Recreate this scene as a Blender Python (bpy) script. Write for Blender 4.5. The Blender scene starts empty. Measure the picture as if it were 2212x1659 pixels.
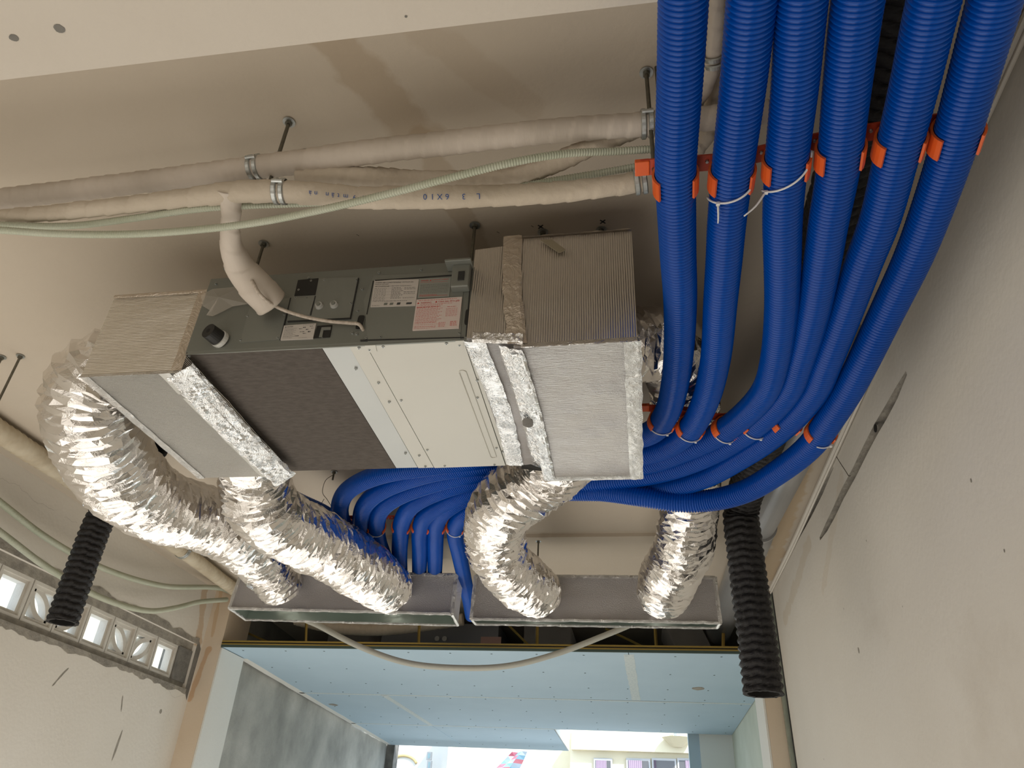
import bpy, math, random
import numpy as np
from mathutils import Vector, Matrix, noise

random.seed(7)
SC = bpy.context.scene
COL = SC.collection
H = 1.55                      # eye height above the floor; the scene is modelled relative to the eye and lifted at the end

# ------------------------------------------------------------------ camera
F, CX, CY = 1600.0, 1106.0, 829.5
_u = np.array([139, -2580, 1600.]); _u /= np.linalg.norm(_u)
_d = np.array([294, 1063.5, 1600.]); _d /= np.linalg.norm(_d)
_b = _u @ _d
_u2 = _u - _b/2*_d; _d2 = _d - _b/2*_u
_u2 /= np.linalg.norm(_u2); _d2 -= _u2*(_u2@_d2); _d2 /= np.linalg.norm(_d2)
_r = np.cross(_d2, -_u2)
if _r[0] < 0: _r = -_r
ROT = np.stack([_r, _d2, _u2])
cam_d = bpy.data.cameras.new('camera'); cam = bpy.data.objects.new('camera', cam_d); COL.objects.link(cam)
cam_d.sensor_width = 36; cam_d.lens = 36*F/2212; cam_d.clip_start = .02; cam_d.clip_end = 300
M = Matrix((tuple(ROT @ np.array([1, 0, 0])), tuple(ROT @ np.array([0, -1, 0])), tuple(ROT @ np.array([0, 0, -1])))).transposed()
cam.matrix_world = M.to_4x4()
SC.camera = cam

# ------------------------------------------------------------------ light
SC.view_settings.view_transform = 'Standard'; SC.view_settings.look = 'None'
SC.view_settings.gamma = 1; SC.view_settings.use_curve_mapping = False
SC.view_settings.exposure = 0.0
w = bpy.data.worlds.new('sky'); SC.world = w; w.use_nodes = True
bgn = w.node_tree.nodes['Background']; bgn.inputs[0].default_value = (.72, .86, 1, 1); bgn.inputs[1].default_value = 2.4
def sun(d, e, col, ang=1.0):
    l = bpy.data.lights.new('sun', 'SUN'); l.energy = e; l.color = col; l.angle = math.radians(ang)
    o = bpy.data.objects.new('sun', l); COL.objects.link(o); o.rotation_euler = Vector(d).to_track_quat('-Z', 'Y').to_euler(); return o
sun((-.45, .62, -.65), 5.0, (1, .95, .86))
def area(name, loc, d, sx, sy, e, col):
    l = bpy.data.lights.new(name, 'AREA'); l.shape = 'RECTANGLE'; l.size = sx; l.size_y = sy; l.energy = e; l.color = col
    o = bpy.data.objects.new(name, l); COL.objects.link(o); o.location = loc
    o.rotation_euler = Vector(d).to_track_quat('-Z', 'Y').to_euler(); return o
area('daylight_street_opening', (-1.2, 10.6, -.3), (0, -1, -.12), 4.2, 2.2, 26, (.93, .97, 1))
area('sunlit_floor_bounce', (-1.6, 3.1, -1.47), (0, 0, 1), 3.0, 6.6, 88, (1, .94, .85))
area('rear_fill_lamp', (-1.4, -1.9, -.2), (0, 1, .1), 3.4, 2.2, 21, (1, .93, .83))  # added fill lamp behind the camera, brightens the faces turned towards it

# ------------------------------------------------------------------ pixel -> place helpers (for reading sizes off the photograph)
def ray(px, py): return ROT @ np.array([px-CX, py-CY, F])
def az(px, py, z): v = ray(px, py); return v*z/v[2]
def ay(px, py, y): v = ray(px, py); return v*y/v[1]
def ax(px, py, x): v = ray(px, py); return v*x/v[0]
def ad(px, py, d): return ray(px, py)*d/F

# ------------------------------------------------------------------ materials
def mat(name, col, rough=.6, metal=0, col2=None, nscale=6, ndetail=6, bump=0, bscale=60, spec=.5, thr=(.35, .65), extra=None, bdetail=4, stretch=None):
    m = bpy.data.materials.new(name); m.use_nodes = True; nt = m.node_tree; N = nt.nodes; L = nt.links
    b = N['Principled BSDF']; b.inputs['Roughness'].default_value = rough; b.inputs['Metallic'].default_value = metal
    b.inputs['Specular IOR Level'].default_value = spec
    b.inputs['Base Color'].default_value = (*col, 1)
    tc = N.new('ShaderNodeTexCoord'); mp = N.new('ShaderNodeMapping'); L.new(tc.outputs['Object'], mp.inputs[0])
    if stretch: mp.inputs['Scale'].default_value = stretch
    if col2:
        n = N.new('ShaderNodeTexNoise'); n.inputs['Scale'].default_value = nscale; n.inputs['Detail'].default_value = ndetail
        L.new(mp.outputs[0], n.inputs['Vector'])
        r = N.new('ShaderNodeValToRGB'); r.color_ramp.elements[0].position = thr[0]; r.color_ramp.elements[1].position = thr[1]
        r.color_ramp.elements[0].color = (*col, 1); r.color_ramp.elements[1].color = (*col2, 1)
        L.new(n.outputs['Fac'], r.inputs[0]); L.new(r.outputs[0], b.inputs['Base Color'])
        m['colsock'] = r.name
    if bump:
        n2 = N.new('ShaderNodeTexNoise'); n2.inputs['Scale'].default_value = bscale; n2.inputs['Detail'].default_value = bdetail
        L.new(mp.outputs[0], n2.inputs['Vector'])
        bp = N.new('ShaderNodeBump'); bp.inputs['Strength'].default_value = bump; bp.inputs['Distance'].default_value = .01
        L.new(n2.outputs['Fac'], bp.inputs['Height']); L.new(bp.outputs[0], b.inputs['Normal'])
    if extra: extra(nt, b, tc, mp)
    return m

def plaster(name, col, col2, stains=(), mottled=None):
    """painted plaster with soft blotches; stains = list of (x0,y0,x1,y1,width,color,strength) drips in the object's x/y plane"""
    def ex(nt, b, tc, mp):
        N, L = nt.nodes, nt.links
        src = b.inputs['Base Color'].links[0].from_socket
        if mottled:
            n = N.new('ShaderNodeTexNoise'); n.inputs['Scale'].default_value = 1.3; n.inputs['Detail'].default_value = 7; n.inputs['Roughness'].default_value = .6
            L.new(tc.outputs['Object'], n.inputs['Vector'])
            r = N.new('ShaderNodeMapRange'); r.inputs[1].default_value = .58; r.inputs[2].default_value = .74; r.inputs[4].default_value = .4
            L.new(n.outputs['Fac'], r.inputs[0])
            mx = N.new('ShaderNodeMix'); mx.data_type = 'RGBA'; L.new(r.outputs[0], mx.inputs[0]); L.new(src, mx.inputs[6]); mx.inputs[7].default_value = (*mottled, 1)
            src = mx.outputs[2]
        # small scratches and specks
        v = N.new('ShaderNodeTexNoise'); v.inputs['Scale'].default_value = 26; v.inputs['Detail'].default_value = 8; v.inputs['Roughness'].default_value = .7
        L.new(tc.outputs['Object'], v.inputs['Vector'])
        r = N.new('ShaderNodeMapRange'); r.inputs[1].default_value = .72; r.inputs[2].default_value = .78; r.inputs[4].default_value = .5
        L.new(v.outputs['Fac'], r.inputs[0])
        mx = N.new('ShaderNodeMix'); mx.data_type = 'RGBA'; L.new(r.outputs[0], mx.inputs[0]); L.new(src, mx.inputs[6]); mx.inputs[7].default_value = (col[0]*.45, col[1]*.4, col[2]*.35, 1)
        src = mx.outputs[2]
        for (p0, p1, wd, c, st) in stains:
            p0 = Vector(p0); p1 = Vector(p1); d = (p1-p0); ln = d.length; d.normalize()
            # distance to a segment, roughened by noise
            sub = N.new('ShaderNodeVectorMath'); sub.operation = 'SUBTRACT'; sub.inputs[1].default_value = p0; L.new(tc.outputs['Object'], sub.inputs[0])
            dt = N.new('ShaderNodeVectorMath'); dt.operation = 'DOT_PRODUCT'; dt.inputs[1].default_value = d; L.new(sub.outputs[0], dt.inputs[0])
            cl = N.new('ShaderNodeClamp'); cl.inputs[2].default_value = ln; L.new(dt.outputs['Value'], cl.inputs[0])
            sc = N.new('ShaderNodeVectorMath'); sc.operation = 'SCALE'; sc.inputs[0].default_value = d; L.new(cl.outputs[0], sc.inputs['Scale'])
            ds = N.new('ShaderNodeVectorMath'); ds.operation = 'DISTANCE'; L.new(sub.outputs[0], ds.inputs[0]); L.new(sc.outputs[0], ds.inputs[1])
            nz = N.new('ShaderNodeTexNoise'); nz.inputs['Scale'].default_value = 9; nz.inputs['Detail'].default_value = 6; L.new(tc.outputs['Object'], nz.inputs['Vector'])
            ml = N.new('ShaderNodeMath'); ml.operation = 'MULTIPLY_ADD'; L.new(nz.outputs['Fac'], ml.inputs[0]); ml.inputs[1].default_value = -wd*2.4; L.new(ds.outputs['Value'], ml.inputs[2])
            mr = N.new('ShaderNodeMapRange'); mr.inputs[1].default_value = 0; mr.inputs[2].default_value = -wd*.35; mr.inputs[4].default_value = st
            L.new(ml.outputs[0], mr.inputs[0])
            mx = N.new('ShaderNodeMix'); mx.data_type = 'RGBA'; L.new(mr.outputs[0], mx.inputs[0]); L.new(src, mx.inputs[6]); mx.inputs[7].default_value = (*c, 1)
            src = mx.outputs[2]
        L.new(src, b.inputs['Base Color'])
    return mat(name, col, .85, 0, col2, 1.1, 5, .12, 45, .2, (.3, .7), ex)

def foil_ribs(name, base, stretch, rough=.34, strength=.8, dent=.5, ribs=None, fine=90, bdist=.0012):
    """reflective insulation foil: short broken ribs (stretched noise), optional continuous ribs (axis, period), and dents"""
    def ex(nt, b, tc, mp):
        N, L = nt.nodes, nt.links
        n1 = N.new('ShaderNodeTexNoise'); n1.inputs['Scale'].default_value = 1; n1.inputs['Detail'].default_value = 2.5; n1.inputs['Distortion'].default_value = .3; L.new(mp.outputs[0], n1.inputs['Vector'])
        n2 = N.new('ShaderNodeTexNoise'); n2.inputs['Scale'].default_value = fine; n2.inputs['Detail'].default_value = 4; n2.inputs['Roughness'].default_value = .7; L.new(tc.outputs['Object'], n2.inputs['Vector'])
        m1 = N.new('ShaderNodeMath'); m1.operation = 'MULTIPLY_ADD'; L.new(n2.outputs['Fac'], m1.inputs[0]); m1.inputs[1].default_value = dent*3; 
        a = N.new('ShaderNodeMath'); a.operation = 'MULTIPLY'; L.new(n1.outputs['Fac'], a.inputs[0]); a.inputs[1].default_value = 3.2; L.new(a.outputs[0], m1.inputs[2]); last = m1
        if ribs:
            dt = N.new('ShaderNodeVectorMath'); dt.operation = 'DOT_PRODUCT'; dt.inputs[1].default_value = Vector(ribs[0])*(2*math.pi/ribs[1]); L.new(tc.outputs['Object'], dt.inputs[0])
            n4 = N.new('ShaderNodeTexNoise'); n4.inputs['Scale'].default_value = 12; L.new(tc.outputs['Object'], n4.inputs['Vector'])
            q = N.new('ShaderNodeMath'); q.operation = 'MULTIPLY_ADD'; L.new(n4.outputs['Fac'], q.inputs[0]); q.inputs[1].default_value = 3; L.new(dt.outputs['Value'], q.inputs[2])
            s_ = N.new('ShaderNodeMath'); s_.operation = 'SINE'; L.new(q.outputs[0], s_.inputs[0])
            m3 = N.new('ShaderNodeMath'); m3.operation = 'MULTIPLY_ADD'; L.new(s_.outputs[0], m3.inputs[0]); m3.inputs[1].default_value = ribs[2]; L.new(m1.outputs[0], m3.inputs[2]); last = m3
        bp = N.new('ShaderNodeBump'); bp.inputs['Strength'].default_value = strength; bp.inputs['Distance'].default_value = bdist
        L.new(last.outputs[0], bp.inputs['Height']); L.new(bp.outputs[0], b.inputs['Normal'])
    return mat(name, base, rough, 1, None, extra=ex, stretch=stretch)

def crinkle(name, base, rough=.2, strength=.5, scale=30, metal=1):
    def ex(nt, b, tc, mp):
        N, L = nt.nodes, nt.links
        n3 = N.new('ShaderNodeTexVoronoi'); n3.feature = 'DISTANCE_TO_EDGE'; n3.inputs['Scale'].default_value = scale
        nn = N.new('ShaderNodeTexNoise'); nn.inputs['Scale'].default_value = scale*.6; nn.inputs['Detail'].default_value = 6; nn.inputs['Distortion'].default_value = 1.2
        L.new(tc.outputs['Object'], nn.inputs['Vector']); L.new(nn.outputs['Color'], n3.inputs['Vector'])
        n3.inputs['Scale'].default_value = 9
        m1 = N.new('ShaderNodeMath'); m1.operation = 'MULTIPLY_ADD'; L.new(n3.outputs['Distance'], m1.inputs[0]); m1.inputs[1].default_value = 1.2; L.new(nn.outputs['Fac'], m1.inputs[2])
        bp = N.new('ShaderNodeBump'); bp.inputs['Strength'].default_value = strength; bp.inputs['Distance'].default_value = .01
        L.new(m1.outputs[0], bp.inputs['Height']); L.new(bp.outputs[0], b.inputs['Normal'])
    return mat(name, base, rough, metal, None, extra=ex)

def emis(name, col, s):
    m = bpy.data.materials.new(name); m.use_nodes = True; b = m.node_tree.nodes['Principled BSDF']
    b.inputs['Base Color'].default_value = (*col, 1); b.inputs['Emission Color'].default_value = (*col, 1); b.inputs['Emission Strength'].default_value = s; return m

def P3(p, z=None):
    p = tuple(p); return (p[0], p[1], p[2] if z is None else z)
st0, st1, st2 = az(715, 90, 1.65), az(905, 290, 1.65), az(1040, 540, 1.65)
BROWN = (.30, .19, .085)
M_CEIL = plaster('ceiling_paint', (.60, .53, .44), (.55, .48, .39),
    [(P3(st0), P3(st1), .055, BROWN, .30), (P3(st1), P3(st2), .035, BROWN, .28), ((.8, 3.2, 1.65), (.88, 5.1, 1.65), .05, (.45, .3, .14), .45), (P3(az(900, 60, 1.65)), P3(az(1150, 230, 1.65)), .04, BROWN, .12)])
M_BEAM = plaster('beam_paint', (.66, .61, .54), (.6, .545, .475), mottled=(.5, .43, .35))
M_WALL = plaster('wall_paint', (.78, .74, .675), (.72, .675, .60), [((-3.26, 5.2, 1.6), (-3.26, 5.3, 1.25), .04, (.5, .3, .12), .5)], mottled=(.56, .49, .4))
M_WALLR = plaster('right_wall_paint', (.76, .725, .66), (.70, .66, .59), [((.93, 4.0, 1.5), (.93, 5.0, 1.35), .04, (.5, .36, .18), .22), ((.93, 3.2, 1.5), (.93, 3.9, 1.2), .03, (.5, .36, .18), .15)], mottled=(.54, .48, .40))
M_PILL = plaster('pillar_paint', (.72, .63, .52), (.62, .5, .37), [((-3.2, 5.36, 1.2), (-3.25, 5.36, .85), .022, (.5, .24, .07), .5), ((-3.22, 5.36, 1.65), (-3.2, 5.36, 1.3), .014, (.5, .3, .12), .4)])
M_WHITEP = plaster('white_reveal_paint', (.78, .78, .74), (.7, .7, .66))
M_CEM = mat('grey_cement', (.24, .22, .19), .95, 0, (.36, .33, .28), 14, 8, .6, 60)
M_CEMD = mat('dark_cement', (.13, .125, .115), .95, 0, (.22, .21, .19), 9, 8, .5, 50)
M_CONC = mat('bare_concrete', (.26, .26, .235), .95, 0, (.50, .485, .44), 2.2, 10, .5, 24, thr=(.33, .68))
M_GREENW = mat('pale_green_wall', (.62, .66, .56), .8, 0, (.56, .6, .5), 3)
M_FLOOR = mat('floor_screed', (.42, .40, .36), .8, 0, (.5, .47, .42), 3, 6, .1)
M_BOARD = mat('blue_plasterboard', (.405, .54, .64), .75, 0, (.43, .565, .665), 2, 4, .03, 80)
M_TAPE = mat('joint_tape', (.62, .68, .68), .8, 0, (.5, .58, .6), 60, 4, .2, 200)
M_GOLD = mat('gold_furring_steel', (.42, .31, .09), .35, .8)
M_DKGREEN = mat('dark_board_edge', (.05, .08, .07), .8)
M_BLOCK = mat('vent_block_paint', (.70, .67, .61), .85, 0, (.62, .58, .52), 8, 5, .2, 60)
M_BLUE = mat('blue_corrugated_plastic', (.0, .07, .40), .22, 0, (.001, .08, .44), 3, spec=.36)
M_ORANGE = mat('orange_clip_plastic', (.78, .13, .02), .4, 0, (.7, .11, .02), 12)
M_RED = mat('red_rail_paint', (.5, .06, .02), .4, 0, (.42, .05, .02), 12)
M_STEEL = mat('galvanised_steel', (.42, .44, .43), .38, .85, (.55, .57, .56), 60, 4, .05, 90)
M_ROD = mat('threaded_rod_steel', (.15, .145, .12), .5, .7, (.2, .19, .15), 80)
def galv(name, a, b2): return mat(name, a, .5, .35, b2, 2.2, 4, .02, 120)
M_CASE = galv('grey_green_casing', (.20, .21, .19), (.22, .23, .205))
M_CASE2 = galv('grey_green_cover', (.225, .235, .212), (.245, .255, .232))
M_SEAM = mat('seam_shadow_gap', (.03, .03, .028), .9)
M_CREAM = mat('cream_painted_panel', (.56, .55, .50), .45, .1, (.59, .58, .53), 1.8, 3, .01, 60)
M_WSTRIP = mat('white_zinc_strip', (.51, .53, .525), .4, .15, (.55, .57, .56), 3)
M_FELT = mat('charcoal_felt', (.075, .062, .053), .95, 0, (.10, .085, .073), 90, 6, .5, 240, stretch=(.35, 1, 1))
M_BLACK = mat('black_rubber', (.012, .012, .011), .6)
M_BLACKFLEX = mat('black_vinyl_flex', (.017, .016, .017), .6, 0, (.025, .024, .025), 30, 4, .5, 60, spec=.35)
M_WRAP = mat('beige_wrap_tape', (.60, .525, .43), .75, 0, (.50, .43, .34), 5, 5, .25, 60)
M_WRAPY = mat('yellowed_wrap_tape', (.62, .55, .42), .7, 0, (.50, .42, .30), 9, 5, .3, 50)
M_WRAPL = mat('pale_wrap_tape', (.62, .55, .48), .7, 0, (.50, .44, .375), 6, 5, .2, 50, stretch=(1, .2, .2))
M_HOSE = mat('pale_green_hose', (.50, .52, .42), .4, 0, (.44, .47, .36), 8)
M_GHOSE = mat('grey_hose', (.42, .42, .37), .5)
M_CABLE = mat('white_braided_cable', (.56, .49, .42), .6, 0, (.4, .34, .28), 120, 3)
M_GPIPE = mat('grey_plastic_pipe', (.30, .30, .30), .35, 0, (.27, .27, .27), 4)
M_TIE = mat('white_nylon', (.72, .72, .72), .35)
M_PAPER = mat('white_label_paper', (.56, .52, .48), .6)
M_PAPER2 = mat('pink_label_paper', (.66, .56, .52), .6)
M_PAPER3 = mat('grey_label_film', (.27, .28, .25), .5)
M_INK = mat('black_print', (.05, .05, .05), .7)
M_INKR = mat('red_print', (.55, .05, .04), .7)
M_INKB = mat('blue_marker', (.02, .08, .28), .6)
M_CLEAR = mat('clear_plastic_knob', (.5, .5, .48), .15, 0)
FOILB = (.80, .775, .745)
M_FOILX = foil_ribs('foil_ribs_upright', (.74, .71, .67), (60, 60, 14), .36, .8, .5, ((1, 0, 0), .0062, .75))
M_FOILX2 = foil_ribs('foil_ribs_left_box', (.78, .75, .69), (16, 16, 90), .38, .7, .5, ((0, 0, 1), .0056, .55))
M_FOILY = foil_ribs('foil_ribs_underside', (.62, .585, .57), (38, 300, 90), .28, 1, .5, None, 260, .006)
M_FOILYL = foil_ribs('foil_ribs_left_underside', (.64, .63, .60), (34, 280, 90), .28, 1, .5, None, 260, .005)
M_FOILBOX = foil_ribs('foil_weave', (.80, .77, .775), (190, 190, 280), .30, 1, .8, None, 300, .006)
M_FOILTAPE = crinkle('foil_tape', (.85, .85, .85), .24, .45, 24)
M_TAPEB = crinkle('brown_faced_foil_tape', (.62, .55, .47), .42, .4, 14, .8)
M_FOILDUCT = crinkle('aluminium_foil_duct', (.82, .80, .78), .15, .12, 22)
M_FOILRIM = crinkle('foil_rim', (.80, .79, .77), .35, .8, 40)
M_GALVIN = mat('galvanised_inside', (.34, .40, .36), .35, .7, (.42, .48, .44), 5)
M_DKINS = mat('dark_gap', (.012, .011, .01), .95)

# ------------------------------------------------------------------ object helpers
def link(name, me, m, parent=None):
    o = bpy.data.objects.new(name, me); COL.objects.link(o)
    if m: me.materials.append(m)
    if parent: o.parent = parent
    return o
def mesh(name, V, Fc, m=None, parent=None, smooth=False):
    me = bpy.data.meshes.new(name); me.from_pydata([tuple(float(c) for c in v) for v in V], [], [tuple(int(i) for i in f) for f in Fc]); me.validate(); me.update()
    o = link(name, me, m, parent)
    if smooth: me.polygons.foreach_set('use_smooth', [True]*len(me.polygons))
    return o
def tag(o, label, cat=None, group=None, kind=None):
    o['label'] = label
    if cat: o['category'] = cat
    if group: o['group'] = group
    if kind: o['kind'] = kind
    return o
def thing(name, loc, label, cat, group=None):
    o = bpy.data.objects.new(name, None); COL.objects.link(o); o.location = loc; o.empty_display_size = .05
    tag(o, label, cat, group); return o
def struct(o, label=None, cat=None):
    o['kind'] = 'structure'
    if label: o['label'] = label
    if cat: o['category'] = cat
    return o
def adopt(root, *obs):
    """parent meshes modelled in place to an Empty standing elsewhere"""
    for o in obs:
        o.parent = root; o.matrix_parent_inverse = Matrix.Translation(-Vector(root.location))
        # keep transforms simple: bake the inverse
        o.matrix_parent_inverse = Matrix.Identity(4); o.location = Vector(o.location) - Vector(root.location)
BOXF = [(0, 3, 2, 1), (4, 5, 6, 7), (0, 1, 5, 4), (1, 2, 6, 5), (2, 3, 7, 6), (3, 0, 4, 7)]
def boxv(x0, x1, y0, y1, z0, z1): return [(x0, y0, z0), (x1, y0, z0), (x1, y1, z0), (x0, y1, z0), (x0, y0, z1), (x1, y0, z1), (x1, y1, z1), (x0, y1, z1)]
def box(name, x0, x1, y0, y1, z0, z1, m, parent=None, bevel=0):
    o = mesh(name, boxv(x0, x1, y0, y1, z0, z1), BOXF, m, parent)
    if bevel:
        b = o.modifiers.new('bevel', 'BEVEL'); b.width = bevel; b.segments = 2
    return o
def slab(name, quad, nrm, th, m, parent=None):
    """plate: polygon pushed out along nrm by th"""
    n = Vector(nrm).normalized()*th; k = len(quad)
    V = [Vector(q) for q in quad] + [Vector(q)+n for q in quad]
    Fc = [tuple(range(k)), tuple(reversed(range(k, 2*k)))] + [(i, i+k, (i+1) % k+k, (i+1) % k) for i in range(k)]
    return mesh(name, V, Fc, m, parent)
def bez(points, step, extra=None):
    """Catmull-Rom through points, resampled evenly; extra = per-point scalars interpolated alongside"""
    P = np.array([np.array(p, float) for p in points]); n = len(P)
    E = np.array(extra, float) if extra is not None else np.zeros(n)
    Q = np.vstack([2*P[0]-P[1], P, 2*P[-1]-P[-2]]); EE = np.concatenate([[E[0]], E, [E[-1]]])
    out = []; eo = []
    for i in range(n-1):
        p0, p1, p2, p3 = Q[i:i+4]; a = np.sqrt(np.linalg.norm(p1-p0))+1e-6; b = np.sqrt(np.linalg.norm(p2-p1))+1e-6; c = np.sqrt(np.linalg.norm(p3-p2))+1e-6
        m1 = (p1-p0)/a - (p2-p0)/(a+b) + (p2-p1)/b; m2 = (p2-p1)/b - (p3-p1)/(b+c) + (p3-p2)/c
        m1 *= b; m2 *= b
        t = np.linspace(0, 1, 40, endpoint=(i == n-2))[:, None]
        out.append((2*t**3-3*t**2+1)*p1+(t**3-2*t**2+t)*m1+(-2*t**3+3*t**2)*p2+(t**3-t**2)*m2)
        eo.append(EE[i+1]+(EE[i+2]-EE[i+1])*t[:, 0])
    A = np.vstack(out); e = np.concatenate(eo)
    s = np.concatenate([[0], np.cumsum(np.linalg.norm(np.diff(A, axis=0), axis=1))])
    k = max(2, int(s[-1]/step)+1); ss = np.linspace(0, s[-1], k)
    return np.stack([np.interp(ss, s, A[:, j]) for j in range(3)], 1), np.interp(ss, s, e), ss
def smooth_path(A, it):
    for _ in range(it): A[1:-1] = (A[:-2]+2*A[1:-1]+A[2:])/4
    return A
def frames(A):
    T = np.gradient(A, axis=0); T /= np.linalg.norm(T, axis=1)[:, None]
    n = np.array([0, 0, 1.]);
    if abs(T[0] @ n) > .9: n = np.array([0, -1., 0])
    n -= T[0]*(n@T[0]); n /= np.linalg.norm(n); Ns = [n]
    for i in range(1, len(T)):
        n = n - T[i]*(n@T[i]); n /= np.linalg.norm(n); Ns.append(n)
    Nn = np.array(Ns); return T, Nn, np.cross(T, Nn)
def sweep(name, A, R, seg, m, parent=None, smooth=True, caps=True, disp=None, u=None):
    """R: array (n,) or (n,seg)"""
    T, N1, B = frames(A); n = len(A); th = np.linspace(0, 2*math.pi, seg, endpoint=False)
    R = np.asarray(R, float)
    if R.ndim == 0: R = np.full(n, float(R))
    if R.ndim == 1: R = np.repeat(R[:, None], seg, 1)
    V = A[:, None, :] + R[:, :, None]*(np.cos(th)[None, :, None]*N1[:, None, :]+np.sin(th)[None, :, None]*B[:, None, :])
    V = V.reshape(-1, 3)
    i = np.arange(n-1)[:, None]*seg; j = np.arange(seg)[None, :]; jn = (j+1) % seg
    Fc = np.stack([i+j, i+jn, i+seg+jn, i+seg+j], -1).reshape(-1, 4)
    me = bpy.data.meshes.new(name); me.vertices.add(len(V)); me.vertices.foreach_set('co', V.astype(np.float32).ravel())
    nf = len(Fc); me.loops.add(nf*4); me.loops.foreach_set('vertex_index', Fc.ravel().astype(np.int32))
    me.polygons.add(nf); me.polygons.foreach_set('loop_start', np.arange(0, nf*4, 4, dtype=np.int32)); me.polygons.foreach_set('loop_total', np.full(nf, 4, np.int32))
    me.polygons.foreach_set('use_smooth', np.full(nf, smooth)); me.update(calc_edges=True); me.validate()
    if caps:
        import bmesh
        bm = bmesh.new(); bm.from_mesh(me); bm.verts.ensure_lookup_table()
        bm.faces.new([bm.verts[k] for k in range(seg)][::-1]); bm.faces.new([bm.verts[(n-1)*seg+k] for k in range(seg)])
        bm.to_mesh(me); bm.free()
    return link(name, me, m, parent)
def rod(name, a, b, r, m, parent=None, seg=10): return sweep(name, np.linspace(np.array(a, float), np.array(b, float), 2), r, seg, m, parent, True)
def cyl(name, c, d, r, h, m, parent=None, seg=12, r2=None):
    c = np.array(c, float); d = np.array(d, float); d /= np.linalg.norm(d); A = np.stack([c, c+d*h]); return sweep(name, A, np.array([r, r2 if r2 is not None else r]), seg, m, parent, False)
def vnoise(x, y, z=0): return noise.noise(Vector((x, y, z)))
def join_raw(name, parts, m, parent=None, smooth=False):
    V = []; Fc = []
    for v, f in parts:
        k = len(V); V += [tuple(p) for p in v]; Fc += [tuple(i+k for i in q) for q in f]
    return mesh(name, V, Fc, m, parent, smooth)
def cut(o, cutter):
    b = o.modifiers.new('cut', 'BOOLEAN'); b.object = cutter; b.material_mode = 'TRANSFER'; b.operation = 'DIFFERENCE'; b.solver = 'EXACT'
    bpy.context.view_layer.update()
    me = bpy.data.meshes.new_from_object(o.evaluated_get(bpy.context.evaluated_depsgraph_get())); o.modifiers.clear(); o.data = me
    bpy.data.objects.remove(cutter)
def text(name, s, org, u, v, hgt, m, parent=None, width=None, lift=.0006, shear=0):
    """flat lettering on a face: org = lower left, u/v unit-ish directions, hgt = capital height"""
    c = bpy.data.curves.new(name, 'FONT'); c.body = s; c.size = 1; c.shear = shear
    to = bpy.data.objects.new(name, c); COL.objects.link(to); bpy.context.view_layer.update()
    me = bpy.data.meshes.new_from_object(to.evaluated_get(bpy.context.evaluated_depsgraph_get())); bpy.data.objects.remove(to)
    xs = [q.co.x for q in me.vertices]; wd = max(xs)-min(xs); x0 = min(xs)
    k = hgt/.72; kx = width/wd if width else k
    u = Vector(u).normalized(); v = Vector(v).normalized(); n = u.cross(v).normalized()
    for q in me.vertices: q.co = Vector(org)+u*((q.co.x-x0)*kx)+v*(q.co.y*k)+n*lift
    return link(name, me, m, parent)

# ================================================================== SETTING
ZC = 1.65; XL = -3.26; XR = .93; YP = 5.36
struct(box('floor', XL-.2, XR+.2, -2.3, 11.2, -H-.1, -H, M_FLOOR), 'pale screed floor below the hanging ducts')
struct(box('ceiling', XL-.25, XR+.3, -2.3, 9.2, ZC, ZC+.15, M_CEIL), 'beige painted concrete ceiling with brown damp stain')
struct(box('trim_1', XL, XR, -.5, .82, 1.38, ZC, M_BEAM), 'broad pale ceiling beam crossing nearest the camera')
struct(box('trim_2', -1.6, .45, 4.24, 4.6, 1.63, ZC, M_CEIL), 'shallow ceiling beam above the slot plenums')
wl = struct(box('wall_left', XL-.16, XL, -2.3, YP, -H, ZC, M_WALL), 'off-white plaster left wall with vent blocks')
cut(wl, box('c', XL-.3, XL+.1, 2.3, 5.29, .905, 1.225, M_WALL))
hc = ax(168, 1510, XL)
n = 11; hv = [(XL-.07, hc[1]+(.026+.012*random.random())*math.cos(a), hc[2]+(.065+.02*random.random())*math.sin(a)) for a in [2*math.pi*i/n for i in range(n)]]
cut(wl, slab('c', hv, (1, 0, 0), .15, M_WALL))
pocket = mesh('plaster_pocket', [(XL-.069, hc[1]-.06, hc[2]-.11), (XL-.069, hc[1]+.06, hc[2]-.11), (XL-.069, hc[1]+.06, hc[2]+.11), (XL-.069, hc[1]-.06, hc[2]+.11)], [(0, 1, 2, 3)],
              mat('brown_brick_core', (.28, .15, .08), .9, 0, (.16, .1, .06), 30, 6, .6, 60), wl)
wr = struct(box('wall_right', XR, XR+.16, -2.3, YP, -H, ZC, M_WALLR), 'off-white plaster right wall with chased cable grooves')
def groove(pts, wds, depth=.03):
    P = [ax(px, py, XR) for px, py in pts]; V = []; 
    up = []; dn = []
    for i, (p, wd) in enumerate(zip(P, wds)):
        a = P[max(i-1, 0)]; b = P[min(i+1, len(P)-1)]; t = b-a; t /= np.linalg.norm(t); nn = np.array([0, -t[2], t[1]])
        jit = .15*wd*vnoise(i*1.7, 3.1)
        up.append(p+nn*(wd/2+jit)); dn.append(p-nn*(wd/2-jit))
    poly = [(XR-.02, q[1], q[2]) for q in up]+[(XR-.02, q[1], q[2]) for q in reversed(dn)]
    cut(wr, slab('c', poly, (1, 0, 0), .02+depth, M_CEM))
gp = [(1958, 805), (1935, 850), (1915, 890), (1893, 925), (1870, 970), (1845, 1022), (1820, 1066), (1800, 1110), (1785, 1140), (1771, 1164)]
groove(gp, [.016, .04, .046, .048, .048, .048, .048, .046, .04, .016])
groove([(1806, 985), (1815, 1000), (1827, 1018), (1838, 1036)], [.006]*4, .01)
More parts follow.
